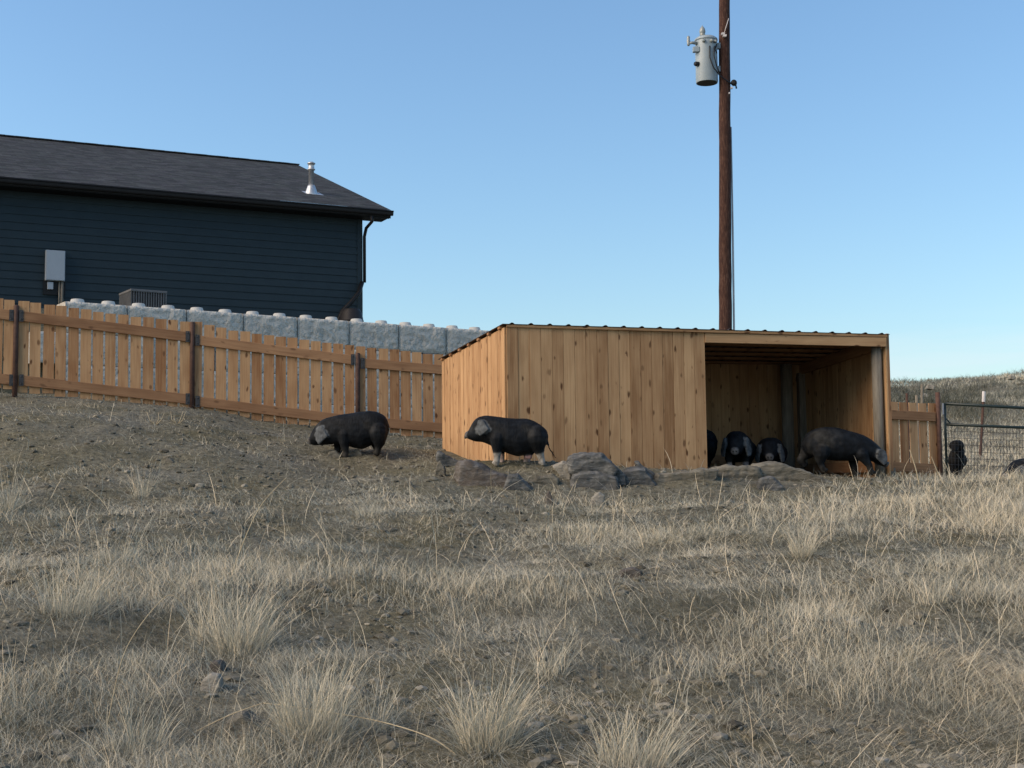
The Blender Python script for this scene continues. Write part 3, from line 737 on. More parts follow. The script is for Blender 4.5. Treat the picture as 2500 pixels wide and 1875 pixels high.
# picket tops and rail centres, read in photo pixels
TOPP = ([-500, 12, 130, 300, 400, 480, 550, 862, 1000, 1079, 1300], [660, 731, 745, 770, 779, 787, 805, 845, 858, 868, 893])
RU = ([-500, 10, 50, 460, 480, 862, 885, 1079, 1300], [700, 769, 771, 822, 830, 878, 887, 903, 921])
RB = ([-500, 10, 55, 460, 485, 862, 885, 1079, 1300], [855, 928, 928, 974, 981, 1026, 1028, 1044, 1062])
def fline(px, py):
    """point on the fence's plane seen at that pixel"""
    i = 0
    xs = [-420, 40, 470, 873, 1262]
    while i < 3 and px > xs[i+1]: i += 1
    a, b = fence_posts[i], fence_posts[i+1]; dr = Vector((b.x-a.x, b.y-a.y, 0)).normalized()
    return rayplane(px, py, Vector((a.x, a.y, 0)), Vector((-dr.y, dr.x, 0))), dr
m = MB(); px = -415.0; rr = random.Random(5)
while px < 1250:
    tp, dr = fline(px, np.interp(px, *TOPP)+rr.uniform(-1.3, 1.3)); bn_ = Vector((-dr.y, dr.x, 0))
    w = .148+rr.uniform(-.007, .006); h = 1.305+rr.uniform(-.02, .02); tilt = rr.uniform(-.008, .008)
    m.box(tp+bn_*.022-Zv*h, dr*w, bn_*.016, Zv*h+dr*tilt)
    nx_, _ = fline(px+28, 800); step = .1745+rr.uniform(-.006, .006)
    px += step/((nx_-fline(px, 800)[0]).length/28)
m.build('picket_panel', M['cedar'], fence)
for (X_, Y_), nm in ((RU, 'u'), (RB, 'b')):
    spans = [(-420, 40), (40, 470), (470, 873), (873, 1262)]
    for a_, b_ in spans:
        m = MB(); pa, pb_ = a_+9, b_-9
        A_, dr = fline(pa, np.interp(pa, X_, Y_)); B_, _ = fline(pb_, np.interp(pb_, X_, Y_)); bn_ = Vector((-dr.y, dr.x, 0))
        m.box(A_-Zv*.075-bn_*.018, B_-A_, bn_*.036, Zv*.145, long=0)
        m.build('rail', M['rail'], fence, bevel=.006)
for i, p in enumerate(fence_posts):
    px_ = [-420, 40, 470, 873, 1262][i]; m = MB()
    dr = fline(px_+5, 800)[1]; g = gz(p.x, p.y)
    m.lathe((p.x, p.y, g-.3), [(.037, 0), (.037, p.z-g+.3-.01), (.03, p.z-g+.3)], 14)
    po = m.build('post', M['rust'], fence)
    bn_ = Vector((-dr.y, dr.x, 0))
    for X_, Y_ in (RU, RB):
        for sgn in (-1, 1):
            m = MB(); c0, _ = fline(px_+sgn*12, np.interp(px_+sgn*12, X_, Y_))
            m.box(c0-Zv*.085-dr*.03-bn_*.026, dr*.06, bn_*.007, Zv*.165)
            for dz in (-.05, .05): m.lathe(c0+Zv*dz-bn_*.026, [(.012, 0), (.012, .006), (.006, .01)], 8, -bn_)
            m.build('bracket', M['darkmetal'], po)

# ------------------------------------------------------------------ short fence piece right of the shelter
sf = empty('short_picket_fence', P(2230, 1185, 21.8), 'short cedar picket fence between the shelter and the green gate', 'fence')
A_ = P(2110, 981, 21.3); B_ = P(2284, 985, 21.8); dr = Vector((B_.x-A_.x, B_.y-A_.y, 0)).normalized(); bn_ = Vector((-dr.y, dr.x, 0))
def sline(px, py): return rayplane(px, py, Vector((A_.x, A_.y, 0)), bn_)
m = MB(); px = 2105.
while px < 2278:
    tp = sline(px, np.interp(px, [2105, 2282], [980, 985])+rr.uniform(-2, 2)); h = 1.22
    m.box(tp+bn_*.022-Zv*h, dr*.138, bn_*.016, Zv*h+dr*rr.uniform(-.01, .01)); px += 23.4
m.build('picket_panel', M['cedar'], sf)
for y0, y1 in ((1009, 1018), (1136, 1144)):
    m = MB(); a = sline(2108, y0); b = sline(2283, y1); m.box(a-Zv*.07-bn_*.018, b-a, bn_*.036, Zv*.14, long=0); m.build('rail', M['rail'], sf, bevel=.006)
m = MB(); tp = P(2289, 958, 21.8); g = gz(tp.x, tp.y); m.lathe((tp.x, tp.y, g-.3), [(.037, 0), (.037, tp.z-g+.3)], 12); m.build('post', M['rust'], sf)

# ------------------------------------------------------------------ shelter
FL = P(1235, 793, 16.2); FR = P(2160, 818, 17.6); BL = P(1083, 876, 19.0); BR = P(1958, 900, 20.1)
BR.z = FR.z-(FL.z-BL.z)
MID = P(1718, 805, 16.93)
FLg, FRg, BLg, BRg = [Vector((p.x, p.y, 0)) for p in (FL, FR, BL, BR)]
fd = (FRg-FLg).normalized(); fn = Vector((-fd.y, fd.x, 0)); WFR = (FRg-FLg).length
ZT0, ZT1 = FL.z, FR.z
def ftopz(s): return lerp(ZT0, ZT1, s/WFR)
shel = empty('animal_shelter', (FL.x, FL.y, .4), 'three sided cedar plank lean-to shelter with a corrugated brown roof', 'shelter')
def plank_wall(a, b, zta, ztb, zb, out, name, bw=.1405, seed=0, gap=.004, cap=None):
    """vertical planks from a to b (ground points); out = outward normal"""
    r = random.Random(seed); m = MB(); d = (b-a); Ln = d.length; d = d.normalized(); s = 0
    n = max(1, round(Ln/bw)); w = Ln/n
    for i in range(n):
        t = (i*w)/Ln; t2 = ((i+1)*w)/Ln; off = r.uniform(0, .006)
        zt_ = lerp(zta, ztb, (t+t2)/2); p = a+d*(i*w); zb_ = zb((p+d*w/2).x, (p+d*w/2).y)+r.uniform(-.01, .01)
        n0 = len(m.v); m.box(Vector((p.x, p.y, zb_))+out*(.002+off), d*(w-gap), out*.018, Zv*(zt_-zb_), long=2)
        for vi in range(n0, n0+8):                      # slope the top edge with the roof
            v = m.v[vi]
            if v.z > zb_+.5: v.z = lerp(zta, ztb, max(0, min(1, (v-a).dot(d)/Ln)))
    return m.build(name, M['shedwood'], shel)
zb = lambda x, y: gz(x, y)-.06
fo = -fn                                                # outwards = to the camera
plank_wall(FLg, Vector((MID.x, MID.y, 0)), ZT0-.03, lerp(ZT0, ZT1, .5)-.03, zb, fo, 'front_wall', seed=2)
sdir = (BLg-FLg).normalized(); so_ = Vector((-sdir.y, sdir.x, 0))
if so_.x > 0: so_ = -so_
plank_wall(FLg+sdir*.0, BLg, ZT0-.03, BL.z-.03, zb, so_, 'left_wall', bw=.142, seed=3)
rdir_ = (BRg-FRg).normalized(); ro = Vector((-rdir_.y, rdir_.x, 0))
if ro.x < 0: ro = -ro
plank_wall(FRg, BRg, ZT1+.0, BR.z+.0, zb, ro, 'right_wall', seed=4)
bo = Vector((-(BRg-BLg).normalized().y, (BRg-BLg).normalized().x, 0))
plank_wall(BLg-(BRg-BLg)*.004, BRg+(BRg-BLg)*.008, BL.z+.0, BR.z+.0, zb, bo, 'back_wall', seed=5)
# header over the opening, trims
m = MB(); hm = Vector((MID.x, MID.y, 0)); z0 = lerp(ZT0, ZT1, .5)
hh0 = z0-P(1718, 837, 16.93).z; m.box(hm+fo*.002+Zv*(z0-hh0), (FRg-hm)+Zv*(ZT1-z0), fo*.036, Zv*(hh0-.035), long=0)
m.build('header_beam', M['shedwood'], shel, bevel=.004)
m = MB(); m.box(FLg+fo*.022+Zv*(ZT0-.03), (FRg-FLg)*1.002+Zv*(ZT1-ZT0), fo*.02, Zv*.028, long=0)
m.build('top_trim', M['shedwood'], shel)
m = MB(); g = gz(FR.x, FR.y)
m.box(FRg+ro*.022+Zv*(g+.12), fd*.035, rdir_*.09, Zv*(ZT1-.1-g)); m.build('corner_board', M['rail'], shel)
m = MB(); pt_ = FRg-fd*.075-fo*.09; pc_ = P(2139, 850, 17.68)
m.lathe((pc_.x, pc_.y, g-.2), [(.066, 0), (.064, ZT1-.04-g+.2)], 16); m.build('front_post', M['greypost'], shel)
m = MB(); q = FRg+ro*.05+rdir_*.05; m.box(Vector((q.x, q.y, g-.2)), fd*.06, rdir_*.08, Zv*.36); m.build('post_stub', M['greypost'], shel)
m = MB(); pc_ = P(1921, 950, 19.75); g2_ = gz(pc_.x, pc_.y); zt_ = BR.z-.05
m.lathe((pc_.x, pc_.y, g2_-.2), [(.088, 0), (.082, zt_-g2_+.2)], 16); m.build('back_post', M['greypost'], shel)
m = MB(); q = hm-fo*.06-fd*.10; g3 = gz(q.x, q.y); m.box(Vector((q.x, q.y, g3-.1)), fd*.08, -fo*.08, Zv*(z0-.1-g3)); m.build('middle_post', M['greypost'], shel)
m = MB(); q = FLg+fd*.04-fo*.04+sdir*.02; m.box(Vector((q.x, q.y, .3)), fd*.08, -fo*.08, Zv*(ZT0-.4)); m.build('corner_post', M['greypost'], shel)
m = MB(); q = BRg-fd*.09-rdir_*.09; g4 = gz(q.x, q.y); m.box(Vector((q.x, q.y, g4-.1)), fd*.105, rdir_*.10, Zv*(BR.z-.05-g4)); m.build('corner_post', M['greypost'], shel)
ng = 24; bv = []; bf = []  # dark sheet added just above the floor to deepen the shelter's inner shade
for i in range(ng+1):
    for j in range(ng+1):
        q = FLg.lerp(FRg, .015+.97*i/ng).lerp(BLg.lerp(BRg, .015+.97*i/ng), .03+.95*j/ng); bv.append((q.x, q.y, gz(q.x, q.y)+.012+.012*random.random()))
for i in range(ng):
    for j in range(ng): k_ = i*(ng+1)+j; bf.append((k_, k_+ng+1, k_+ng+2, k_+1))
bme = bpy.data.meshes.new('shade_sheet'); bme.from_pydata(bv, [], bf); bme.update()
tag(link('shade_sheet', bme, M['shade_sheet']), 'dark sheet added over the shelter floor to deepen the shade inside', 'shade_sheet', None, 'stuff')
# bottom rails inside
m = MB(); a = FRg-ro*.05+rdir_*.15; b = BRg-ro*.05-rdir_*.1
m.box(a+Zv*(gz(a.x, a.y)+.10), (b-a)+Zv*.05, ro*.04, Zv*.13, long=0); m.build('bottom_rail', M['rail'], shel)
m = MB(); a = BLg-bo*.05+Zv*(gz(BL.x, BL.y)+.12); b = BRg-bo*.05+Zv*(gz(BR.x, BR.y)+.14); m.box(a, b-a, bo*.04, Zv*.13, long=0); m.build('bottom_rail', M['rail'], shel)
# purlins (run along the front) and rafters
def roofp(s, t, dz=0):                                  # s 0..1 along the front, t 0 front .. 1 back
    f = lerp(FL, FR, s); b = lerp(BL, BR, s); return lerp(f, b, t)+Zv*dz
m = MB()
for i in range(7):
    t = .03+i*.155; a = roofp(-.010, t, -.032); b = roofp(1.004, t, -.032); bdr = (roofp(0, t+.02)-roofp(0, t)).normalized()
    m.box(a, b-a, bdr*.085, Zv*.03, long=0)
m.build('purlin', M['rail'], shel)
for s in (.25, .5, .99):
    m = MB(); a = roofp(s, .02, -.17); b = roofp(s, .99, -.17); m.box(a, b-a, fd*.036, Zv*.135, long=0); m.build('rafter', M['rail'], shel)
# corrugated sheet
m = MB(); rib = .2286; per = [(0, 0), (.085, 0), (.105, .016), (.125, .016), (.145, 0)]
ss = []; s = -.055
while s < WFR+.05:
    for u_, h_ in per:
        if s+u_ <= WFR+.06: ss.append((s+u_, h_))
    s += rib
ss.append((WFR+.05, 0))
ts = [-.018, .25, .5, .75, 1.03]
for dz, flip in ((0, False), (-.004, True)):
    n0 = len(m.v)
    for t in ts:
        for s_, h_ in ss: m.v.append(roofp(s_/WFR, t, .004+h_+dz))
    c_ = len(ss)
    for j in range(len(ts)-1):
        for i in range(c_-1):
            f4 = [n0+j*c_+i, n0+j*c_+i+1, n0+(j+1)*c_+i+1, n0+(j+1)*c_+i]
            m.face(f4[::-1] if flip else f4)
half = len(ts)*c_
for i in range(c_-1): m.face([i, half+i, half+i+1, i+1])
for j in range(len(ts)-1): m.face([j*c_, (j+1)*c_, half+(j+1)*c_, half+j*c_]); m.face([j*c_+c_-1, half+j*c_+c_-1, half+(j+1)*c_+c_-1, (j+1)*c_+c_-1])
m.build('roof', M['roofmetal'], shel)

# ------------------------------------------------------------------ utility pole and transformer
PD = 29.0; pb0 = P(1771, 800, PD); pt0 = P(1768.5, 0, PD); pr0 = 16.2/F*PD; pr1 = 13.6/F*PD
pg = gz(pb0.x, pb0.y); axp = (pt0-pb0)/(pt0.z-pb0.z)
def pol(z): return pb0+axp*(z-pb0.z)
pole = empty('utility_pole', (pol(pg).x, pol(pg).y, pg), 'tall brown wooden utility pole behind the shelter', 'utility pole')
m = MB(); zs = np.linspace(pg-.3, pt0.z+2.3, 40)
rz_ = lambda z: lerp(pr0, pr1, (z-pb0.z)/(pt0.z-pb0.z))
m.tube([pol(z)+Vector((random.uniform(-.004, .004), random.uniform(-.004, .004), 0)) for z in zs], [rz_(z) for z in zs], 22); m.build('shaft', M['polewood'], pole)
m = MB(); m.tube([P(1791.5, 830, PD), P(1792, 800, PD), P(1789, 560, PD), P(1786.5, 400, PD), P(1785, 310, PD)], [.022, .022, .020, .016, .012], 8)
m.tube([pol(pg)+Vector((rz_(pg)+.05, 0, 0)), P(1791.5, 830, PD)], .022, 8); m.build('conduit', M['panelgrey'], pole)
m = MB()
for a_, b_ in (((1766, 80), (1772, 62)),): pass
m.tube([P(1779, 45, PD-.14), P(1769, 78, PD-.16)], .008, 6)
for px_, py_ in ((1765, 81), (1769, 86)): m.box(P(px_-4, py_+3, PD-.2), Vector((.07, 0, 0)), Vector((0, .07, 0)), Vector((.01, 0, .045)))
m.build('clamp', M['white'], pole)
m = MB(); sp_ = P(1790, 203, PD-.05); m.lathe(sp_+Vector((0, -.06, 0)), [(.03, 0), (.062, .02), (.066, .05), (.045, .08), (.062, .10), (.05, .13)], 14, Vector((.25, 1, .1)))
m.tube([pol(sp_.z)+Vector((.05, -.1, 0)), sp_+Vector((.05, 0, -.03)), P(1798, 216, PD)], .018, 6); m.build('spool_insulator', M['rubber'], pole)
for px_, py_ in ((1783, 216), (1776, 229)):
    m = MB(); m.box(P(px_, py_, PD-.1), Vector((.05, 0, 0)), Vector((0, .05, 0)), Vector((.01, 0, .035))); m.build('staple', M['white'], pole)
# transformer
TD = PD-.03; tc_ = P(1726, 203, TD); th = P(1725, 96, TD).z-tc_.z; tr = 27.5/F*TD
tf = empty('transformer', tc_, 'grey can transformer with finned bushing hung on the left of the utility pole', 'transformer')
m = MB(); m.lathe(tc_, [(tr*.97, 0), (tr*.97, .012), (tr, .03), (tr, th*.94), (tr*1.0, th*.95)], 32); can = m.build('can', M['transformer'], tf)
m = MB(); m.lathe(tc_+Zv*.001, [(tr*.9, -.004), (tr*.9, 0)], 32); m.build('can_base', M['rubber'], can)
m = MB(); m.lathe(tc_+Zv*(th*.95), [(tr*1.045, 0), (tr*1.06, .02), (tr*1.03, .045), (tr*.8, .085), (tr*.4, .115), (.001, .12)], 32); m.build('can_lid', M['transformer'], tf)
m = MB()
b0 = tc_+Zv*(th*.95+.10)+Vector((-.07, 0, 0)); hB = P(1714, 62, TD).z-b0.z
m.lathe(b0, [(.055, 0), (.045, hB*.1), (.062, hB*.13), (.045, hB*.17), (.062, hB*.22), (.045, hB*.27), (.06, hB*.33), (.066, hB*.45), (.055, hB*.68), (.03, hB*.86), (.008, hB*.92), (.008, hB)], 16)
m.build('bushing', M['porcelain'], tf)
m = MB(); a0 = P(1693, 105, TD); m.tube([P(1701, 106, TD-.1), P(1690, 104, TD-.15), P(1683, 106, TD-.15)], [.035, .03, .025], 10)
m.lathe(P(1681, 112, TD-.15), [(.02, 0), (.035, .03), (.028, .06), (.04, .10), (.03, .14), (.036, .18), (.02, .21)], 12); m.build('arrester', M['porcelain'], tf)
m = MB(); m.box(P(1692, 126, TD-.18), Vector((.14, 0, 0)), Vector((0, .1, 0)), Zv*.11); m.build('bracket', M['transformer'], tf, bevel=.008)
m = MB(); m.lathe(P(1704, 161, TD)+Vector((0, -.12, 0)), [(.05, 0), (.05, .07), (.035, .1)], 16, Vector((-1, -.35, 0))); m.build('relief_valve', M['rubber'], tf)
for px_ in (1715, 1733, 1742):
    m = MB(); q = P(px_, 107, TD); dx = q.x-tc_.x; yy = -math.sqrt(max(.001, tr*tr-dx*dx)); q = Vector((q.x, tc_.y+yy, q.z))
    m.lathe(q+Vector((0, .02, 0)), [(.035, 0), (.04, .03), (.026, .05), (.034, .07), (.018, .10)], 12, Vector((dx*1.5, -1, -.2))); m.build('secondary_bushing', M['porcelain'], tf)
m = MB()
m.tube([P(1733, 112, TD-.25), P(1733, 140, TD-.27), P(1742, 165, TD-.27), P(1757, 184, TD-.22), P(1778, 200, TD-.17), P(1787, 204, TD-.08)], .014, 7)
m.tube([P(1745, 112, TD-.2), P(1743, 135, TD-.24), P(1749, 160, TD-.22), P(1758, 182, TD-.2)], .012, 7)
m.tube([P(1750, 108, TD-.12), P(1746, 120, TD-.2), P(1750, 130, TD-.2)], .012, 7)
m.build('lead_wire', M['rubber'], tf)
for z_ in (.25, .78):
    m = MB(); m.box(tc_+Zv*(th*z_)+Vector((tr*.85, -.04, 0)), Vector((.12, 0, 0)), Vector((0, .10, 0)), Zv*.12); m.build('hanger', M['transformer'], tf)

# ------------------------------------------------------------------ gate
GD = 21.9; gA = P(2305, 982, GD); 
def gp_(px, py): return rayplane(px, py, Vector((gA.x, gA.y, 0)), Vector((-.06, 1, 0)))
gate = empty('metal_gate', P(2305, 1180, GD), 'dark green tube gate with wire mesh right of the short fence', 'gate')
zg = gz(gA.x, gA.y)
m = MB()
bot = lambda px: gp_(px, 1185)
m.tube([gp_(2306, 984), gp_(2308, 1050), bot(2313)], .021, 10)
m.tube([gp_(2307, 985.5), gp_(2500, 996), gp_(2760, 1009)], .023, 10)
m.tube([gp_(2309, 1036), gp_(2500, 1044), gp_(2760, 1055)], .023, 10)
m.tube([bot(2313), bot(2760)], .021, 10); m.tube([gp_(2760, 1009), bot(2760)], .021, 10)
m.tube([gp_(2310, 1022), gp_(2322, 1036)], .012, 6)
m.build('frame', M['greentube'], gate)
m = MB(); px = 2315.
while px < 2758:
    a = gp_(px, 1038+(px-2309)*.042); b = bot(px+1.5); m.tube([a, b], .0032, 4, False, False); px += 7.9
for k in range(9):
    y0 = 1052+k*16.4; m.tube([gp_(2311, y0), gp_(2758, y0+18)], .0032, 4, False, False)
m.build('wire_mesh', M['darkmetal'], gate)
m = MB(); a = gp_(2302, 1012)-Vector((.0, .03, 0)); m.box(a-Vector((.012, 0, 0)), Vector((.022, 0, 0)), Vector((0, .02, 0)), Zv*(gp_(2302, 985).z-a.z)); m.build('latch_plate', M['white'], gate)

# ------------------------------------------------------------------ wire fence posts in the field
for (px_, y0, y1, d, lean, mat, lab) in [(2402, 957, 1096, 27, -11, 'rust', 'leaning dark steel stake with a pale tip behind the gate'),
        (2214, 960, 1010, 25, 0, 'rust', 'short dark wooden stake above the left of the short fence'),
        (2251, 939, 1000, 30, -3, 'greypost', 'tall pale wooden stake rising behind the short fence'),
        (2238, 965, 1010, 26, 0, 'greypost', 'thin grey stake between the dark and the tall pale stake')]:
    a = P(px_, y0, d); b = P(px_+lean, y1, d); g = gz(b.x, b.y); b.z = min(b.z, g-.1)
    st = empty('fence_stake', b, lab, 'fence stake', 'stakes of the wire fence in the field')
    m = MB(); w = .028 if mat == 'rust' else .035
    m.tube([b, lerp(b, a, .5), a], [w, w*.95, w*.85], 7, True, False); m.build('stake_shaft', M[mat], st)
    if lean < -5:
        m = MB(); m.tube([lerp(b, a, .86)+Vector((0, -.01, 0)), a+Zv*.01], w*1.15, 7, True, False); m.build('tip', M['white'], st)

# ------------------------------------------------------------------ animals
def ellipsoid(vs, fs, c, r, rot=None, seg=12, rings=8):
    n0 = len(vs); c = Vector(c)
    for i in range(rings+1):
        th = math.pi*i/rings
        for k in range(seg):
            ph = 2*math.pi*k/seg
            p = Vector((r[0]*math.sin(th)*math.cos(ph), r[1]*math.sin(th)*math.sin(ph), r[2]*math.cos(th)))
            if rot: p = rot @ p
            vs.append(c+p)
    for i in range(rings):
        for k in range(seg):
            a = n0+i*seg+k; b = n0+i*seg+(k+1) % seg
            fs.append([a, a+seg, b+seg, b])
def chain(vs, fs, pts, rs, sq=1.0, step=.012):
    for i in range(len(pts)-1):
        a, b = Vector(pts[i]), Vector(pts[i+1]); n = max(2, int((b-a).length/step))
        for k in range(n+1):
            t = k/n; r = rs[i]*(1-t)+rs[i+1]*t; ellipsoid(vs, fs, a.lerp(b, t), (r, r*sq, r), None, 10, 6)
def loft(vs, fs, st, n=34, seg=22, ex=2.25, yc=None):
    """st rows: x, ztop, zbot, halfwidth - an upright oval section at every x"""
    st = sorted(st); X = [q[0] for q in st]; xs = np.linspace(X[0], X[-1], n)
    cols = [np.interp(xs, X, [q[j] for q in st]) for j in (1, 2, 3)]
    k = np.array([.25, .5, .25])
    for j in range(3): cols[j][1:-1] = np.convolve(cols[j], k, 'valid')
    ys = np.interp(xs, [q[0] for q in yc], [q[1] for q in yc]) if yc else np.zeros(n)
    n0 = len(vs)
    for x, t, b, w, y0 in zip(xs, *cols, ys):
        for q in range(seg):
            a = 2*math.pi*q/seg; cx_, cz_ = math.cos(a), math.sin(a)
            s1 = math.copysign(abs(cx_)**(2/ex), cx_); s2 = math.copysign(abs(cz_)**(2/ex), cz_)
            vs.append(Vector((x, y0+w*s1, (t+b)/2+(t-b)/2*s2)))
    for i in range(n-1):
        for q in range(seg):
            a = n0+i*seg+q; b = n0+i*seg+(q+1) % seg
            fs.append([a, b, b+seg, a+seg])
    fs.append([n0+q for q in range(seg)][::-1]); fs.append([n0+(n-1)*seg+q for q in range(seg)])
def slab(vs, fs, poly, th):
    """closed plate through 3D polygon points"""
    n0 = len(vs); poly = [Vector(p) for p in poly]; n = len(poly)
    nr = Vector((0, 0, 0))
    for i in range(n): nr += poly[i].cross(poly[(i+1) % n])
    nr.normalize()
    c = sum(poly, Vector())/n
    for s in (-.5, .5):
        for p in poly: vs.append(p+nr*th*s)
    vs.append(c-nr*th*.75); vs.append(c+nr*th*.75)
    for i in range(n):
        j = (i+1) % n
        fs.append([n0+i, n0+j, n0+n+j, n0+n+i]); fs.append([n0+j, n0+i, n0+2*n]); fs.append([n0+n+i, n0+n+j, n0+2*n+1])

PGREY = (.060, .066, .070); PBLK = (.0050, .0064, .0085); PPINK = (.25, .20, .185); PWHITE = (.20, .19, .17)
def make_pig(name, stations, legs, ear, S, gnd, xt, flip, near, label, group, px, py, d, heading, tail=None, snout=None, udder=None, voxel=.0095, extra=None, earflare=.35, zoff=0.0):
    """profile numbers are read from the photo crop: x across, y down; xt = tail x, gnd = ground y, S = crop px per metre"""
    cx = lambda x: ((xt-x) if flip else (x-xt))/S
    cz_ = lambda y: (gnd-y)/S
    vs, fs = [], []
    loft(vs, fs, [(cx(x), cz_(t), cz_(b), w) for x, t, b, w in stations], 44)
    marks = []                                            # (centre, radius, colour)
    for pts, rs, side, feetcol in legs:
        P3 = [Vector((cx(p[0]), side*p[2]*near, cz_(p[1]))) for p in pts]
        chain(vs, fs, P3, rs)
        f = P3[-1]; ellipsoid(vs, fs, f+Vector((.012, 0, .008)), (rs[-1]*1.25, rs[-1]*.95, .022))
        if feetcol:
            col_, fr = feetcol
            a, b = P3[-2], P3[-1]
            for t in np.linspace(fr, 1.08, 8): marks.append((a.lerp(b, t), rs[-1]*1.55, col_))
    for sgn in ((1, -1)):
        hw = ear['y']; x0 = cx(ear['front']); poly = []
        ztop_ = max(cz_(p[1]) for p in ear['poly'])
        for p in ear['poly']:
            bx = x0-cx(p[0]); z = cz_(p[1])
            poly.append(Vector((cx(p[0])+.0, sgn*(hw+max(0, bx)*earflare+(ztop_-z)*.12), z)))
        slab(vs, fs, poly, .026)
        c = sum(poly, Vector())/len(poly)
        for p in poly:
            for t in (.15, .5, .85): marks.append((c.lerp(p, t), .042, PGREY))
    if tail: chain(vs, fs, [Vector((cx(p[0]), 0, cz_(p[1]))) for p in tail], [.014]+[.010]*(len(tail)-2)+[.008])
    if snout:
        s = Vector((cx(snout[0]), 0, cz_(snout[1]))); dr = Vector((snout[3], 0, snout[4])).normalized()
        r = snout[2]; rot = dr.to_track_quat('X', 'Z').to_matrix()
        ellipsoid(vs, fs, s, (.016, r, r), rot, 14, 8)
        marks.append((s, r*1.35, (.075, .072, .070)))
        for sg in (-1, 1): marks.append((s+dr*.016+Vector((0, sg*r*.42, .004)), .013, (.006, .006, .006)))
    if udder:
        for u in udder: ellipsoid(vs, fs, (cx(u[0]), u[2]*near, cz_(u[1])), (.028, .022, .035)); marks.append((Vector((cx(u[0]), u[2]*near, cz_(u[1]+20))), .032, (.20, .13, .125)))
    if extra: extra(vs, fs, cx, cz_, marks)
    me = remeshed((vs, fs), voxel, 4, .5)
    co = mcoords(me)
    co[:, 2] += fbm3(co*7, 3, 4)*.012; co[:, 1] += fbm3(co*9, 3, 14)*.016; co[:, 0] += fbm3(co*8, 3, 24)*.012
    setco(me, co)
    colr = np.tile(np.array(PBLK), (len(co), 1))
    colr = colr*(1+fbm3(co*6, 3, 5)[:, None]*.9)
    md_ = (sstep(.05, .22, fbm3(co*5+3, 3, 55))*.22)[:, None]; colr = colr*(1-md_)+np.array((.06, .055, .044))*md_
    dust = sstep(.16, .02, co[:, 2])[:, None]*.35; colr = colr*(1-dust)+np.array((.06, .055, .045))*dust
    for c, r, q in marks:
        dd = np.linalg.norm(co-np.array(c), axis=1); w = (1-sstep(r*.72, r*1.05, dd))[:, None]
        colr = colr*(1-w)+np.array(q)*w
    at = me.color_attributes.new('hide', 'FLOAT_COLOR', 'POINT'); at.data.foreach_set('color', np.concatenate([colr, np.ones((len(co), 1))], 1).astype(np.float32).ravel())
    w = P(px, py, d); hc = np.array([math.cos(heading), math.sin(heading)])
    gzv = max(gz(w.x+hc[0]*t, w.y+hc[1]*t) for t in (.12, .6))
    o = link(name, me, M['hide'], None, (w.x, w.y, gzv+zoff-.012), (0, 0, heading))
    return tag(o, label, 'pig', group)
PIGG = 'black drop-eared pigs around the shelter'

ear1 = dict(poly=[(430, 650), (530, 615), (610, 740), (672, 845), (560, 935), (468, 1032), (405, 930), (388, 790)], front=400, y=.098)
st1 = [(1952, 610, 720, .04), (1930, 480, 830, .10), (1850, 385, 900, .15), (1700, 305, 950, .18), (1550, 282, 1040, .20), (1380, 297, 1115, .21), (1200, 322, 1085, .21), (1050, 345, 1035, .2),
       (900, 362, 1000, .185), (750, 387, 1000, .165), (600, 430, 1010, .14), (480, 475, 1020, .12), (400, 550, 1025, .105), (320, 640, 1020, .085), (260, 760, 1005, .062), (222, 870, 980, .05)]
legs1 = [([(1010, 800, .13), (1010, 1000, .12), (1030, 1150, .11), (1035, 1275, .11)], [.085, .062, .042, .038], 1, None),
         ([(830, 800, .12), (825, 1000, .11), (815, 1120, .10), (800, 1265, .10)], [.08, .055, .040, .036], -1, None),
         ([(1740, 760, .13), (1755, 940, .12), (1735, 1080, .11), (1705, 1215, .11)], [.12, .085, .045, .036], 1, None),
         ([(1660, 800, .12), (1640, 960, .12), (1680, 1110, .11), (1640, 1270, .11)], [.11, .07, .042, .036], -1, (PPINK, .35))]
make_pig('pig', st1, legs1, ear1, 1752., 1290, 1940, True, 1, 'black pig with lowered head standing before the picket fence', PIGG, 949, 1114, 17.5, math.pi,
         tail=[(1935, 620), (1925, 760), (1890, 880), (1860, 960)], snout=(224, 925, .047, 1, -.15))
ear2 = dict(poly=[(490, 385), (570, 375), (610, 410), (655, 500), (702, 575), (620, 640), (520, 700), (460, 640), (445, 540)], front=455, y=.118)
st2 = [(1855, 660, 780, .04), (1830, 600, 870, .10), (1750, 505, 940, .15), (1600, 400, 985, .18), (1450, 350, 1070, .2), (1250, 348, 1095, .21), (1050, 335, 1030, .21), (900, 314, 960, .19),
       (750, 292, 890, .17), (650, 275, 840, .15), (550, 285, 800, .135), (450, 330, 800, .12), (380, 400, 785, .105), (320, 480, 765, .08), (290, 590, 750, .062), (262, 610, 735, .055), (232, 625, 715, .05)]
legs2 = [([(860, 750, .13), (850, 920, .12), (850, 1080, .11), (835, 1235, .11)], [.09, .06, .042, .036], 1, (PWHITE, -.15)),
         ([(900, 800, .12), (920, 940, .11), (935, 1080, .10), (940, 1235, .10)], [.08, .045, .036, .033], -1, (PPINK, .1)),
         ([(1640, 720, .13), (1650, 900, .12), (1690, 1060, .11), (1740, 1235, .11)], [.125, .08, .045, .034], 1, (PWHITE, -.1)),
         ([(1560, 780, .12), (1500, 960, .12), (1440, 1090, .11), (1430, 1235, .11)], [.11, .06, .042, .036], -1, (PPINK, .2))]
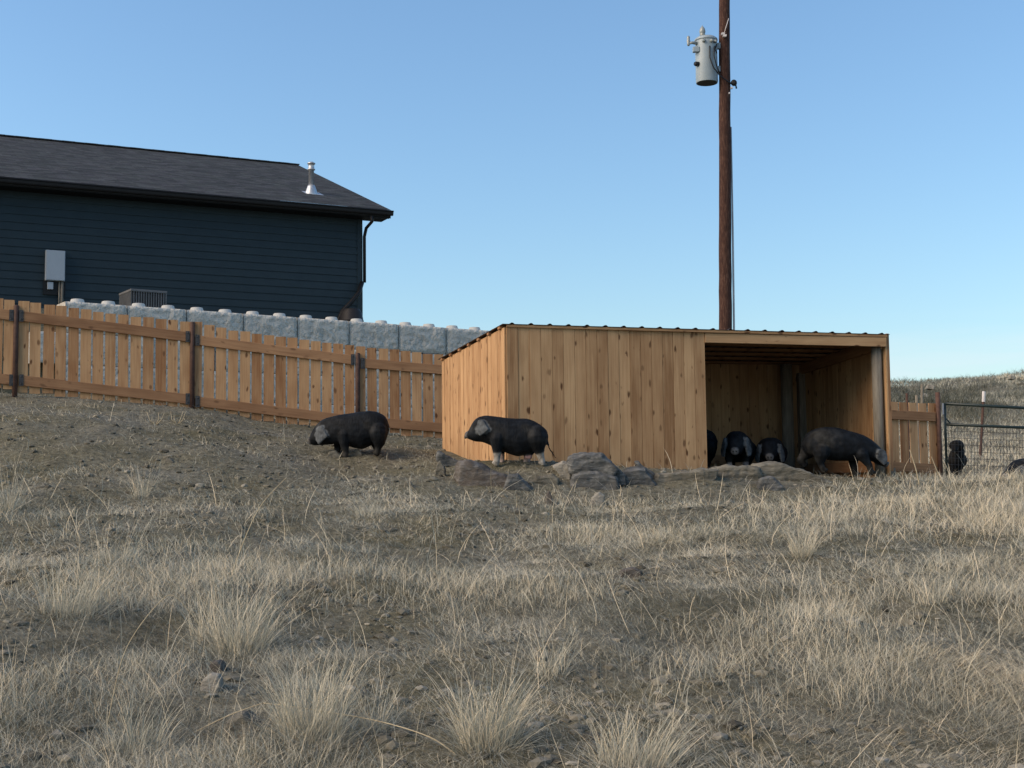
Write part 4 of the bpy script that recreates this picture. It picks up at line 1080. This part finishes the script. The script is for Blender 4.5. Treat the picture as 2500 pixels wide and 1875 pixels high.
make_pig('pig', st2, legs2, ear2, 1800., 1248, 1855, True, 1, 'black pig with pale legs standing at the near left corner of the shelter', PIGG, 1339, 1131, 15.55, math.pi,
         tail=[(1845, 820), (1870, 930), (1930, 1030), (2000, 1130)], snout=(232, 668, .046, 1, .25), udder=[(1430, 1100, .05), (1490, 1095, .06)])
ear5 = dict(poly=[(1800, 745), (1900, 730), (1965, 780), (1992, 900), (1985, 1010), (1905, 1062), (1830, 1000), (1738, 910)], front=1990, y=.095)
st5 = [(280, 545, 650, .04), (300, 470, 735, .09), (350, 382, 800, .13), (450, 312, 850, .17), (600, 252, 885, .19), (800, 235, 935, .205), (1000, 256, 955, .205), (1200, 315, 955, .195), (1400, 365, 960, .18),
       (1550, 420, 945, .165), (1700, 505, 965, .145), (1800, 590, 1010, .125), (1880, 660, 1055, .105), (1950, 750, 1090, .08), (2000, 870, 1105, .06), (2030, 985, 1085, .045)]
legs5 = [([(430, 720, .12), (330, 830, .12), (250, 910, .11), (330, 1030, .11)], [.10, .06, .045, .036], 1, None),
         ([(620, 760, .13), (590, 900, .12), (600, 1010, .11), (665, 1150, .11)], [.11, .07, .045, .036], -1, None),
         ([(1450, 820, .12), (1530, 950, .12), (1610, 1050, .11), (1650, 1210, .11)], [.085, .055, .042, .036], -1, None),
         ([(1380, 850, .11), (1370, 1000, .11), (1380, 1100, .10), (1400, 1230, .10)], [.08, .052, .04, .036], 1, None)]
make_pig('pig', st5, legs5, ear5, 1723., 1250, 285, False, 1, 'black pig walking nose down beside the right post of the shelter', PIGG, 1963, 1170, 17.3, 0.0,
         snout=(2036, 1045, .045, .8, -.6), tail=[(290, 520), (262, 570), (250, 620)])
# two pigs looking out of the shelter, seen head on
def front_pig(px, py, d, yaw, label, sc_h=1.0, low=0.0):
    dz = low
    st = [(1855, 660, 780, .04), (1830, 580, 870, .10), (1750, 480, 960, .15), (1600, 400, 1000, .175), (1450, 370, 1060, .18), (1250, 365, 1080, .18), (1050, 365, 1040, .18), (900, 370, 980, .165),
          (750, 380+dz, 950+dz, .145), (650, 400+dz, 960+dz, .125), (550, 440+dz, 970+dz, .108), (450, 520+dz, 985+dz, .092), (380, 600+dz, 995+dz, .075), (320, 690+dz, 995+dz, .062), (262, 790+dz, 985+dz, .052), (232, 840+dz, 970+dz, .046)]
    ear = dict(poly=[(560, 560+dz), (620, 550+dz), (660, 640+dz), (690, 760+dz), (700, 880+dz), (640, 1010+dz), (540, 1030+dz), (500, 900+dz), (510, 700+dz)], front=520, y=.108)
    legs = [([(900, 760, .11), (890, 950, .105), (880, 1100, .10), (870, 1235, .10)], [.085, .055, .04, .034], 1, (PPINK, .25)),
            ([(900, 760, .11), (890, 950, .105), (880, 1100, .10), (870, 1235, .10)], [.085, .055, .04, .034], -1, (PPINK, .35)),
            ([(1640, 760, .11), (1650, 920, .11), (1690, 1060, .10), (1720, 1235, .10)], [.11, .075, .045, .034], 1, None),
            ([(1640, 760, .11), (1600, 920, .11), (1640, 1060, .10), (1650, 1235, .10)], [.11, .075, .045, .034], -1, None)]
    make_pig('pig', st, legs, ear, 1752./sc_h, 1250, 1000, True, 1, label, PIGG, px, py, d, yaw, snout=(228, 905+dz, .047, 1, -.25), earflare=.62)
front_pig(1802, 1146, 17.75, R_(-104), 'black pig with pale forefeet looking out of the shelter opening', .90, -60)
front_pig(1882, 1146, 18.1, R_(-102), 'dusty black pig looking out over the domed slab of rock', .88, 0)
make_pig('pig', st1, legs1, ear1, 1950., 1290, 1940, True, 1, 'black pig whose rump alone shows behind the left edge of the shelter opening', PIGG, 1752, 1142, 18.1, R_(168), tail=[(1935, 620), (1925, 760), (1890, 880)])
# pig lying in the grass by the right edge
def lying():
    st = [(1855, 760, 880, .05), (1830, 640, 1050, .12), (1700, 500, 1160, .19), (1450, 440, 1180, .23), (1200, 430, 1180, .24), (950, 450, 1170, .22), (750, 520, 1150, .17), (600, 640, 1140, .13), (450, 780, 1130, .10), (300, 900, 1120, .07), (240, 960, 1090, .05)]
    ear = dict(poly=[(560, 760), (640, 740), (700, 840), (740, 940), (640, 1010), (540, 1060), (500, 900)], front=520, y=.11)
    legs = [([(850, 1050, .16), (700, 1140, .18), (560, 1180, .18)], [.07, .045, .035], 1, None), ([(1600, 1050, .18), (1480, 1150, .22), (1350, 1190, .22)], [.10, .05, .035], 1, None),
            ([(850, 1050, .16), (740, 1140, .18), (620, 1180, .18)], [.07, .045, .035], -1, None), ([(1600, 1050, .18), (1500, 1150, .22), (1400, 1190, .22)], [.10, .05, .035], -1, None)]
    make_pig('pig', st, legs, ear, 2600., 1200, 1000, True, 1, 'black pig lying in the tall grass at the right edge', PIGG, 2500, 1172, 17.0, R_(200), snout=(236, 1025, .045, 1, -.2))
lying()

# dog behind the gate: chest to the camera, looking down to the left
def make_dog():
    S = 1357.; vs, fs = [], []; g = 1195
    X = lambda x: (x-850)/S; Zc = lambda y: (g-y)/S       # local x = right, y = away, z = up
    V = lambda x, y, z: Vector((X(x), y, Zc(z)))
    chain(vs, fs, [V(790, .02, 640), V(790, .03, 780), V(850, .10, 760), V(920, .30, 740)], [.085, .105, .115, .10])
    chain(vs, fs, [V(920, .30, 720), V(950, .50, 760)], [.11, .10])
    chain(vs, fs, [V(850, .06, 560), V(800, .02, 660)], [.075, .095])       # neck
    chain(vs, fs, [V(820, .0, 450), V(770, -.05, 450)], [.082, .078])       # skull
    chain(vs, fs, [V(760, -.07, 480), V(715, -.15, 545)], [.05, .036])      # muzzle
    slab(vs, fs, [V(860, .03, 380), V(915, .05, 400), V(945, .05, 440), V(925, .03, 490), V(880, .01, 470)], .022)
    slab(vs, fs, [V(720, .01, 390), V(690, .0, 400), V(668, -.02, 470), V(680, -.03, 520), V(715, -.02, 480)], .022)
    for a, b in (((740, .0), (745, .0)), ((815, .03), (800, .03))):
        chain(vs, fs, [V(a[0]+5, a[1], 800), V(a[0]-10, a[1], 960), V(a[0]-22, a[1], 1160)], [.055, .034, .027]); ellipsoid(vs, fs, V(a[0]-26, a[1]-.03, 1178), (.034, .05, .022))
    for x0, x1, y in ((970, 985, .50), (900, 905, .46)):
        chain(vs, fs, [V(x0, y, 820), V(x0-15, y-.05, 940), V(x1, y+.05, 1040), V(x1-10, y+.02, 1160)], [.085, .05, .028, .025]); ellipsoid(vs, fs, V(x1-12, y-.02, 1178), (.032, .05, .022))
    chain(vs, fs, [V(965, .58, 760), V(1030, .66, 840), V(1060, .70, 900)], [.03, .022, .014])
    vs = [Vector((v.x*1.3, v.y, v.z*1.07)) for v in vs]
    me = remeshed((vs, fs), .0095, 4, .5); co = mcoords(me)
    colr = np.tile(np.array((.006, .0058, .0055)), (len(co), 1)); at = me.color_attributes.new('hide', 'FLOAT_COLOR', 'POINT'); at.data.foreach_set('color', np.concatenate([colr, np.ones((len(co), 1))], 1).astype(np.float32).ravel())
    w = P(2346, 1180, 22.5); gzv = gz(w.x, w.y)
    tag(link('dog', me, M['hide'], None, (w.x, w.y, gzv), (0, 0, 0)), 'black short-haired dog standing behind the green wire gate', 'dog')
make_dog()

# ------------------------------------------------------------------ rocks
def rock(px0, px1, py0, py1, d, outline, depth, mat, label, seed, group='rocks of the ledge before the shelter', tilt=0, vox=None, rough=.05, sink=.04, cat='rock'):
    """outline: front face polygon in unit square (x right, y up); gets real size and depth"""
    a = P(px0, py1, d); b = P(px1, py1, d); W = (b-a).length; H = (py1-py0)/F*d
    vs, fs = [], []; n = len(outline); c = Vector((.5, 0, .5)); fr, bk, mid = [], [], []
    for k, (yy, sh) in enumerate(((0, .90), (.12, 1.0), (.6, .98), (1, .78))):
        for (u, v) in outline:
            uu = .5+(u-.5)*sh; vv = v*(sh if v > .3 else 1)
            vs.append(Vector(((uu-.5)*W, yy*depth-depth*.1, vv*(H+sink)-sink+tilt*yy*depth)))
    for k in range(3):
        for i in range(n):
            j = (i+1) % n; fs.append([k*n+i, k*n+j, (k+1)*n+j, (k+1)*n+i])
    fs.append([i for i in range(n)][::-1]); fs.append([3*n+i for i in range(n)])
    me = remeshed((vs, fs), vox or max(.011, min(W, H)*.05), 0, .4); co = mcoords(me)
    s = seed*3.1; m_ = min(W, H*1.6, .5)
    q = co/ max(.12, m_)*1.6+s
    off = fbm3(q, 4, seed)*rough*2.2*m_*2
    nr = np.empty(len(me.vertices)*3, np.float32); me.vertices.foreach_get('normal', nr); nr = nr.reshape(-1, 3)
    strata = np.abs(((co[:, 2]*(9/ max(H, .1))*.35+fbm3(co*3+s, 2, seed)*1.2) % 1)-.5)
    co = co+nr*(off+(strata-.25)*rough*.42*m_)[:, None]
    setco(me, co)
    for p in me.polygons: p.use_smooth = False
    w = (a+b)/2
    return tag(link('rock', me, M[mat], None, w), label, cat, group)
RO = [
 (1068, 1140, 1104, 1140, 15.6, [(0, .55), (.05, 1), (.25, .9), (.6, .55), (1, .1), (.8, 0), (.2, .25)], .5, 'rockgrey', 'thin dark slab leaning at the left corner of the shelter', 1),
 (1062, 1084, 1124, 1160, 15.1, [(0, .1), (.3, .8), (.55, 1), (.9, .6), (1, 0)], .12, 'rocktan', 'small pointed upright stone left of the long brown boulder', 2),
 (1112, 1292, 1128, 1215, 14.75, [(0, .55), (.05, .95), (.2, 1), (.45, .78), (.75, .55), (1, .12), (.92, 0), (.35, 0), (.08, .2)], .7, 'rockbrown', 'long low brown boulder half sunk in dirt under the second pig', 3),
 (1230, 1300, 1160, 1212, 14.6, [(0, .4), (.2, .95), (.5, 1), (.8, .6), (1, .25), (.9, 0), (.1, 0)], .4, 'rockgrey', 'rough dark stone at the right end of the brown boulder', 4),
 (1290, 1362, 1160, 1186, 14.9, [(0, .4), (.3, .8), (.8, 1), (1, .7), (.95, .1), (.3, 0)], .5, 'rocktan', 'low tan ledge stone between brown boulder and dark domed rock', 5),
 (1350, 1396, 1130, 1178, 15.1, [(0, .85), (.5, 1), (1, .8), (.85, .3), (.6, 0), (.4, .1), (.3, .5)], .5, 'rockpale', 'pale sloping slab left of the dark domed rock', 6),
 (1392, 1510, 1150, 1212, 14.9, [(0, .3), (.05, .9), (.4, 1), (.95, .8), (1, .35), (.85, 0), (.1, 0)], .8, 'rockgrey', 'dark broken rock under the domed rock', 7),
 (1390, 1508, 1111, 1164, 14.95, [(0, .6), (.06, .9), (.3, 1), (.65, .96), (.92, .62), (1, .42), (.93, .15), (.6, .02), (.2, .1), (.05, .3)], .6, 'rockgrey', 'grey domed rock, tallest of the ledge rocks', 8),
 (1492, 1524, 1148, 1180, 15.0, [(0, .2), (.1, .8), (.5, 1), (.95, .6), (1, .1), (.4, 0)], .25, 'rockgrey', 'small grey block right of the domed rock', 9),
 (1505, 1602, 1146, 1204, 15.1, [(0, .1), (.08, .7), (.3, .95), (.72, 1), (.9, .6), (1, .4), (.9, .25), (.55, .15), (.3, 0)], .7, 'rockgrey', 'jagged grey rock in the middle of the ledge', 10),
 (1553, 1604, 1128, 1166, 15.3, [(0, .95), (.15, 1), (.5, .7), (1, .2), (.85, 0), (.5, .15), (.15, .6)], .3, 'rockgrey', 'narrow tilted splinter of rock leaning against the jagged rock', 11),
 (1596, 1756, 1148, 1190, 15.25, [(0, .45), (.05, .85), (.4, .9), (.8, .95), (1, 1), (.96, .6), (.7, .05), (.55, .0), (.1, .3)], .9, 'rocktan', 'flat grey slab jutting out before the shelter opening', 12),
 (1718, 1862, 1143, 1192, 15.8, [(0, .3), (.1, .9), (.4, 1), (.95, .98), (1, .6), (.95, 0), (.1, 0)], .9, 'rocktan', 'low tan shelf of rock below the pig with pale forefeet', 13),
 (1834, 2068, 1130, 1192, 15.9, [(0, .8), (.03, .95), (.12, 1), (.3, .97), (.5, .78), (.75, .42), (1, .1), (.95, 0), (.3, 0), (.12, .45)], 1.0, 'rocktan', 'broad domed tan slab below the dusty pig', 14),
 (1846, 1906, 1166, 1204, 15.2, [(0, .2), (.2, .9), (.6, 1), (1, .5), (.9, 0), (.1, 0)], .4, 'rockgrey', 'rough grey stone at the foot of the broad domed slab', 15),
]
for r_ in RO: rock(r_[0]-3, r_[1]+5, r_[2]-4, *r_[3:10], rough=.07)
rock(1440, 1478, 1200, 1232, 14.0, [(0, .1), (.15, .7), (.6, 1), (1, .8), (.95, 0)], .2, 'rockpale', 'small pale stone on the dirt below the dark broken rock', 21, 'loose stones on the slope')
rock(1330, 1352, 1196, 1228, 14.1, [(0, 0), (.2, .8), (.5, 1), (.9, .5), (1, 0)], .15, 'rockbrown', 'small dark upright stone on the dirt below the brown boulder', 22, 'loose stones on the slope')
rock(1838, 1878, 1212, 1240, 13.8, [(0, .2), (.15, .8), (.5, 1), (.85, .8), (1, .2), (.5, 0)], .2, 'rocktan', 'rounded tan stone on bare dirt below the broad domed slab', 23, 'loose stones on the slope')
def dgrd(px, py):
    """distance at which that pixel meets the ground"""
    r = ray(px, py); r = r/r.y; lo = 4.0
    for k in range(2000):
        d = 4+k*.02; q = r*d
        if q.z <= gz(q.x, q.y): return max(4.3, d)
    return 16
rock(486, 542, 1644, 1692, dgrd(514, 1690), [(0, .35), (.1, .75), (.45, 1), (.85, .95), (1, .6), (.8, .2), (.35, 0)], .10, 'rockpale', 'whitish rounded stone in the grass left of the leaning tuft', 24, 'loose stones on the slope')
rock(545, 640, 1742, 1800, dgrd(590, 1798), [(0, .3), (.1, .8), (.5, 1), (.9, .6), (1, .2), (.6, 0)], .25, 'rocktan', 'flat earthy stone under the arching stalk', 25, 'loose stones on the slope')
rock(505, 548, 1612, 1640, dgrd(525, 1640), [(0, .2), (.2, .9), (.7, 1), (1, .4), (.8, 0)], .15, 'rockbrown', 'small brown stone just above the whitish rounded stone', 26, 'loose stones on the slope')
rock(1505, 1572, 1384, 1412, dgrd(1540, 1410), [(0, .3), (.2, .8), (.6, 1), (.95, .8), (1, .1), (.4, 0)], .25, 'rockbrown', 'brown crumbly clod in the grass at mid slope', 27, 'loose stones on the slope')
for i, (a, b, c, d_, lab) in enumerate([(400, 425, 1118, 1130, 'flat pale stone lying on the dirt bank under the fence'), (860, 885, 1095, 1112, 'small pale stone on the dirt between the two outdoor pigs'),
        (795, 835, 1100, 1118, 'lumpy tan stone by the forefeet of the pig before the fence'), (985, 1010, 1172, 1188, 'small stone on the dirt left of the leaning slab')]):
    rock(a, b, c, d_, dgrd((a+b)/2, d_), [(0, .2), (.2, .9), (.6, 1), (1, .5), (.8, 0)], .14, 'rocktan', lab, 30+i, 'loose stones on the slope')
for i, (a, b, c, d_, dd, lab) in enumerate([(2262, 2284, 938, 948, 44, 'white rock on the far hillside above the short fence'), (2464, 2482, 915, 924, 46, 'white rock highest on the far hillside at right'),
        (2414, 2432, 972, 980, 40, 'white rock on the far hillside above the gate'), (2250, 2266, 960, 968, 40, 'small white rock behind the tall pale stake')]):
    rock(a, b, c, d_, dd, [(0, .2), (.15, .9), (.6, 1), (1, .5), (.8, 0)], .3, 'rockpale', lab, 40+i, 'white rocks on the far hillside', vox=.02)

# ------------------------------------------------------------------ bunch grass tufts, weeds and single stalks
def tuft(px, py, hpx, wpx, n, label, lean=0.0, tint=.78, dirn=0.0, spread=.42):
    d = dgrd(px, py); s = d/F; H = hpx*s; W = wpx*s; c = P(px, py, d); g = gz(c.x, c.y)
    n = int(n*.55); a = rng.uniform(0, 6.28, n); r = np.sqrt(rng.random(n))*W*.30
    x, y = np.cos(a)*r, np.sin(a)*r*.8
    z = hgt(x+c.x, y+c.y)-g-.01
    ln = np.clip(r/(W*.30), 0, 1)*spread*.45+np.abs(jit(n, .16))
    ld = a+jit(n, .9)
    # a common lean
    hh = H*(.22+.78*rng.random(n)**2.0)
    A_ = blades(x, y, z, hh, np.full(n, .0021)*rng.uniform(.7, 1.2, n), ln, ld, rng.uniform(0, .8, n), np.clip(tint-.13+jit(n, .16), 0, 1), 5, None, .16)
    V_, T_, C_ = A_
    V_ = V_.copy(); zz = np.clip(V_[:, 2], 0, None); V_[:, 0] += lean*zz*zz/max(H, .05)
    m2 = int(n*.9)                                           # dead leaves round the foot
    a = rng.uniform(0, 6.28, m2); r = np.sqrt(rng.random(m2))*W*.42; x, y = np.cos(a)*r, np.sin(a)*r; z = hgt(x+c.x, y+c.y)-g-.006
    B_ = blades(x, y, z, H*rng.uniform(.25, .55, m2), np.full(m2, .0026), rng.uniform(.6, 1.3, m2), a+jit(m2, .6), rng.uniform(.3, 1.0, m2), np.clip(.42+jit(m2, .16), 0, 1), 3)
    v, t, c_ = merge([(V_, T_, C_), B_])
    o = link('grass_tuft', bigmesh('grass_tuft', v, t, c_, False), M['grass'], None, (c.x, c.y, g))
    return tag(o, label, 'grass tuft', 'tufts of bunch grass on the slope')
TUFTS = [
 (590, 1590, 240, 200, 800, 'tall tan grass tuft leaning right, above the whitish stone', .35, .80),
 (500, 1570, 170, 110, 350, 'thin upright tuft left of the tall leaning tuft', .0, .76),
 (760, 1800, 250, 260, 1300, 'widest tan grass tuft, low in the foreground under the arching stalk', .05, .76),
 (920, 1790, 170, 120, 350, 'small loose tuft right of the widest foreground tuft', .05, .70),
 (1190, 1830, 270, 210, 1200, 'fan shaped tan tuft in the lower middle of the foreground', .22, .80),
 (330, 1835, 190, 240, 450, 'grey tan tuft near the lower left corner', .25, .66),
 (170, 1500, 170, 230, 800, 'pale broad tuft at the left edge of the mid slope', .1, .74),
 (280, 1370, 150, 190, 300, 'sparse reddish tuft on bare dirt at left', .1, .72),
 (345, 1215, 120, 70, 260, 'slim reddish tuft standing on the dirt bank at left', .0, .84),
 (1345, 1650, 170, 130, 260, 'sparse dark-footed tuft right of the fan shaped tuft', .1, .66),
 (1960, 1360, 120, 90, 600, 'dense upright tuft on the right slope below the broad slab', .0, .84),
 (1560, 1880, 170, 330, 1300, 'bright pale tuft at the bottom edge right of the fan shaped tuft', .3, .76),
 (2280, 1470, 90, 130, 300, 'brown tuft beside the bare patch at right', .0, .74),
 (900, 1262, 90, 90, 200, 'thin tan tuft where the grass meets the dirt below the pig before the fence', .1, .78),
 (25, 1250, 190, 80, 260, 'thin tuft at the left edge of the dirt bank', .1, .76),
]
for t__ in TUFTS: tuft(*t__)
def stalk(pts, d0, rad, label, d1=None):
    base = pts[0]; n = len(pts); W3 = []
    for i, (x, y) in enumerate(pts): W3.append(P(x, y, lerp(d0, d1 or d0, i/(n-1))))
    # smooth
    sm = []
    for i in range(n-1):
        p0, p1, p2, p3 = W3[max(0, i-1)], W3[i], W3[i+1], W3[min(n-1, i+2)]
        for k in range(6):
            t = k/6; sm.append(.5*((2*p1)+(p2-p0)*t+(2*p0-5*p1+4*p2-p3)*t*t+(3*p1-p0-3*p2+p3)*t**3))
    sm.append(W3[-1]); m = MB(); rs = [rad*(1-.5*i/len(sm)) for i in range(len(sm))]; m.tube(sm, rs, 6)
    m.build('dry_stalk', M['straw'], None, tuple(W3[0])); o = bpy.context.scene.objects[-1] if False else col.objects[-1]
    return tag(o, label, 'dry stalk', 'single dry stalks')
dz_ = dgrd(470, 1790)
stalk([(455, 1800), (500, 1775), (570, 1742), (643, 1716)], dz_, .0035, 'bright stalk rising right over the flat earthy stone')
stalk([(1118, 1846), (1050, 1800), (930, 1762), (780, 1735), (643, 1716)], dgrd(1118, 1846), .003, 'long arching stalk crossing the widest foreground tuft', dz_)
stalk([(262, 1770), (295, 1620), (330, 1545), (385, 1475), (420, 1453), (460, 1490), (490, 1530)], dgrd(262, 1770), .0024, 'tall bent stalk arching over in the left foreground')
stalk([(560, 1420), (600, 1310), (640, 1230), (700, 1165)], dgrd(560, 1420), .004, 'long thin stalk leaning right at mid slope left')
stalk([(2245, 1185), (2236, 1145), (2221, 1098)], 15.2, .008, 'pale stalk before the middle of the short fence')
stalk([(2303, 1182), (2288, 1150), (2274, 1115)], 15.2, .006, 'leaning pale stalk before the post of the short fence')
stalk([(2436, 1182), (2442, 1160), (2446, 1140)], 15.4, .008, 'short pale stalk left of the lying pig')
stalk([(1640, 1600), (1672, 1640), (1650, 1560)], dgrd(1650, 1660), .002, 'short crooked stalk in the right mid slope')
def weed(px, py, d, label):
    w = P(px, py, d); g = gz(w.x, w.y); r = random.Random(int(px)); m = MB(); o = Vector((w.x, w.y, g))
    for dx, h, k in ((-.09, .16, 0), (-.05, .11, 1), (-.02, .05, 2), (.06, .15, 3), (.11, .15, 4)):
        m.tube([o+Vector((dx*.2, 0, -.01)), o+Vector((dx*.75, 0, h*.35)), o+Vector((dx+r.uniform(-.02, .02), .02, h))], [.006, .005, .003], 5)
    m.build('dry_weed', M['straw'], None, tuple(o)); ob = col.objects[-1]
    return tag(ob, label, 'dry weed', 'dry weeds on the dirt bank')
weed(378, 1036, dgrd(378, 1036), 'pale branching weed on the dirt bank left of the second fence post'); weed(432, 1034, dgrd(432, 1034), 'pale branching weed on the dirt bank just below the second fence post')
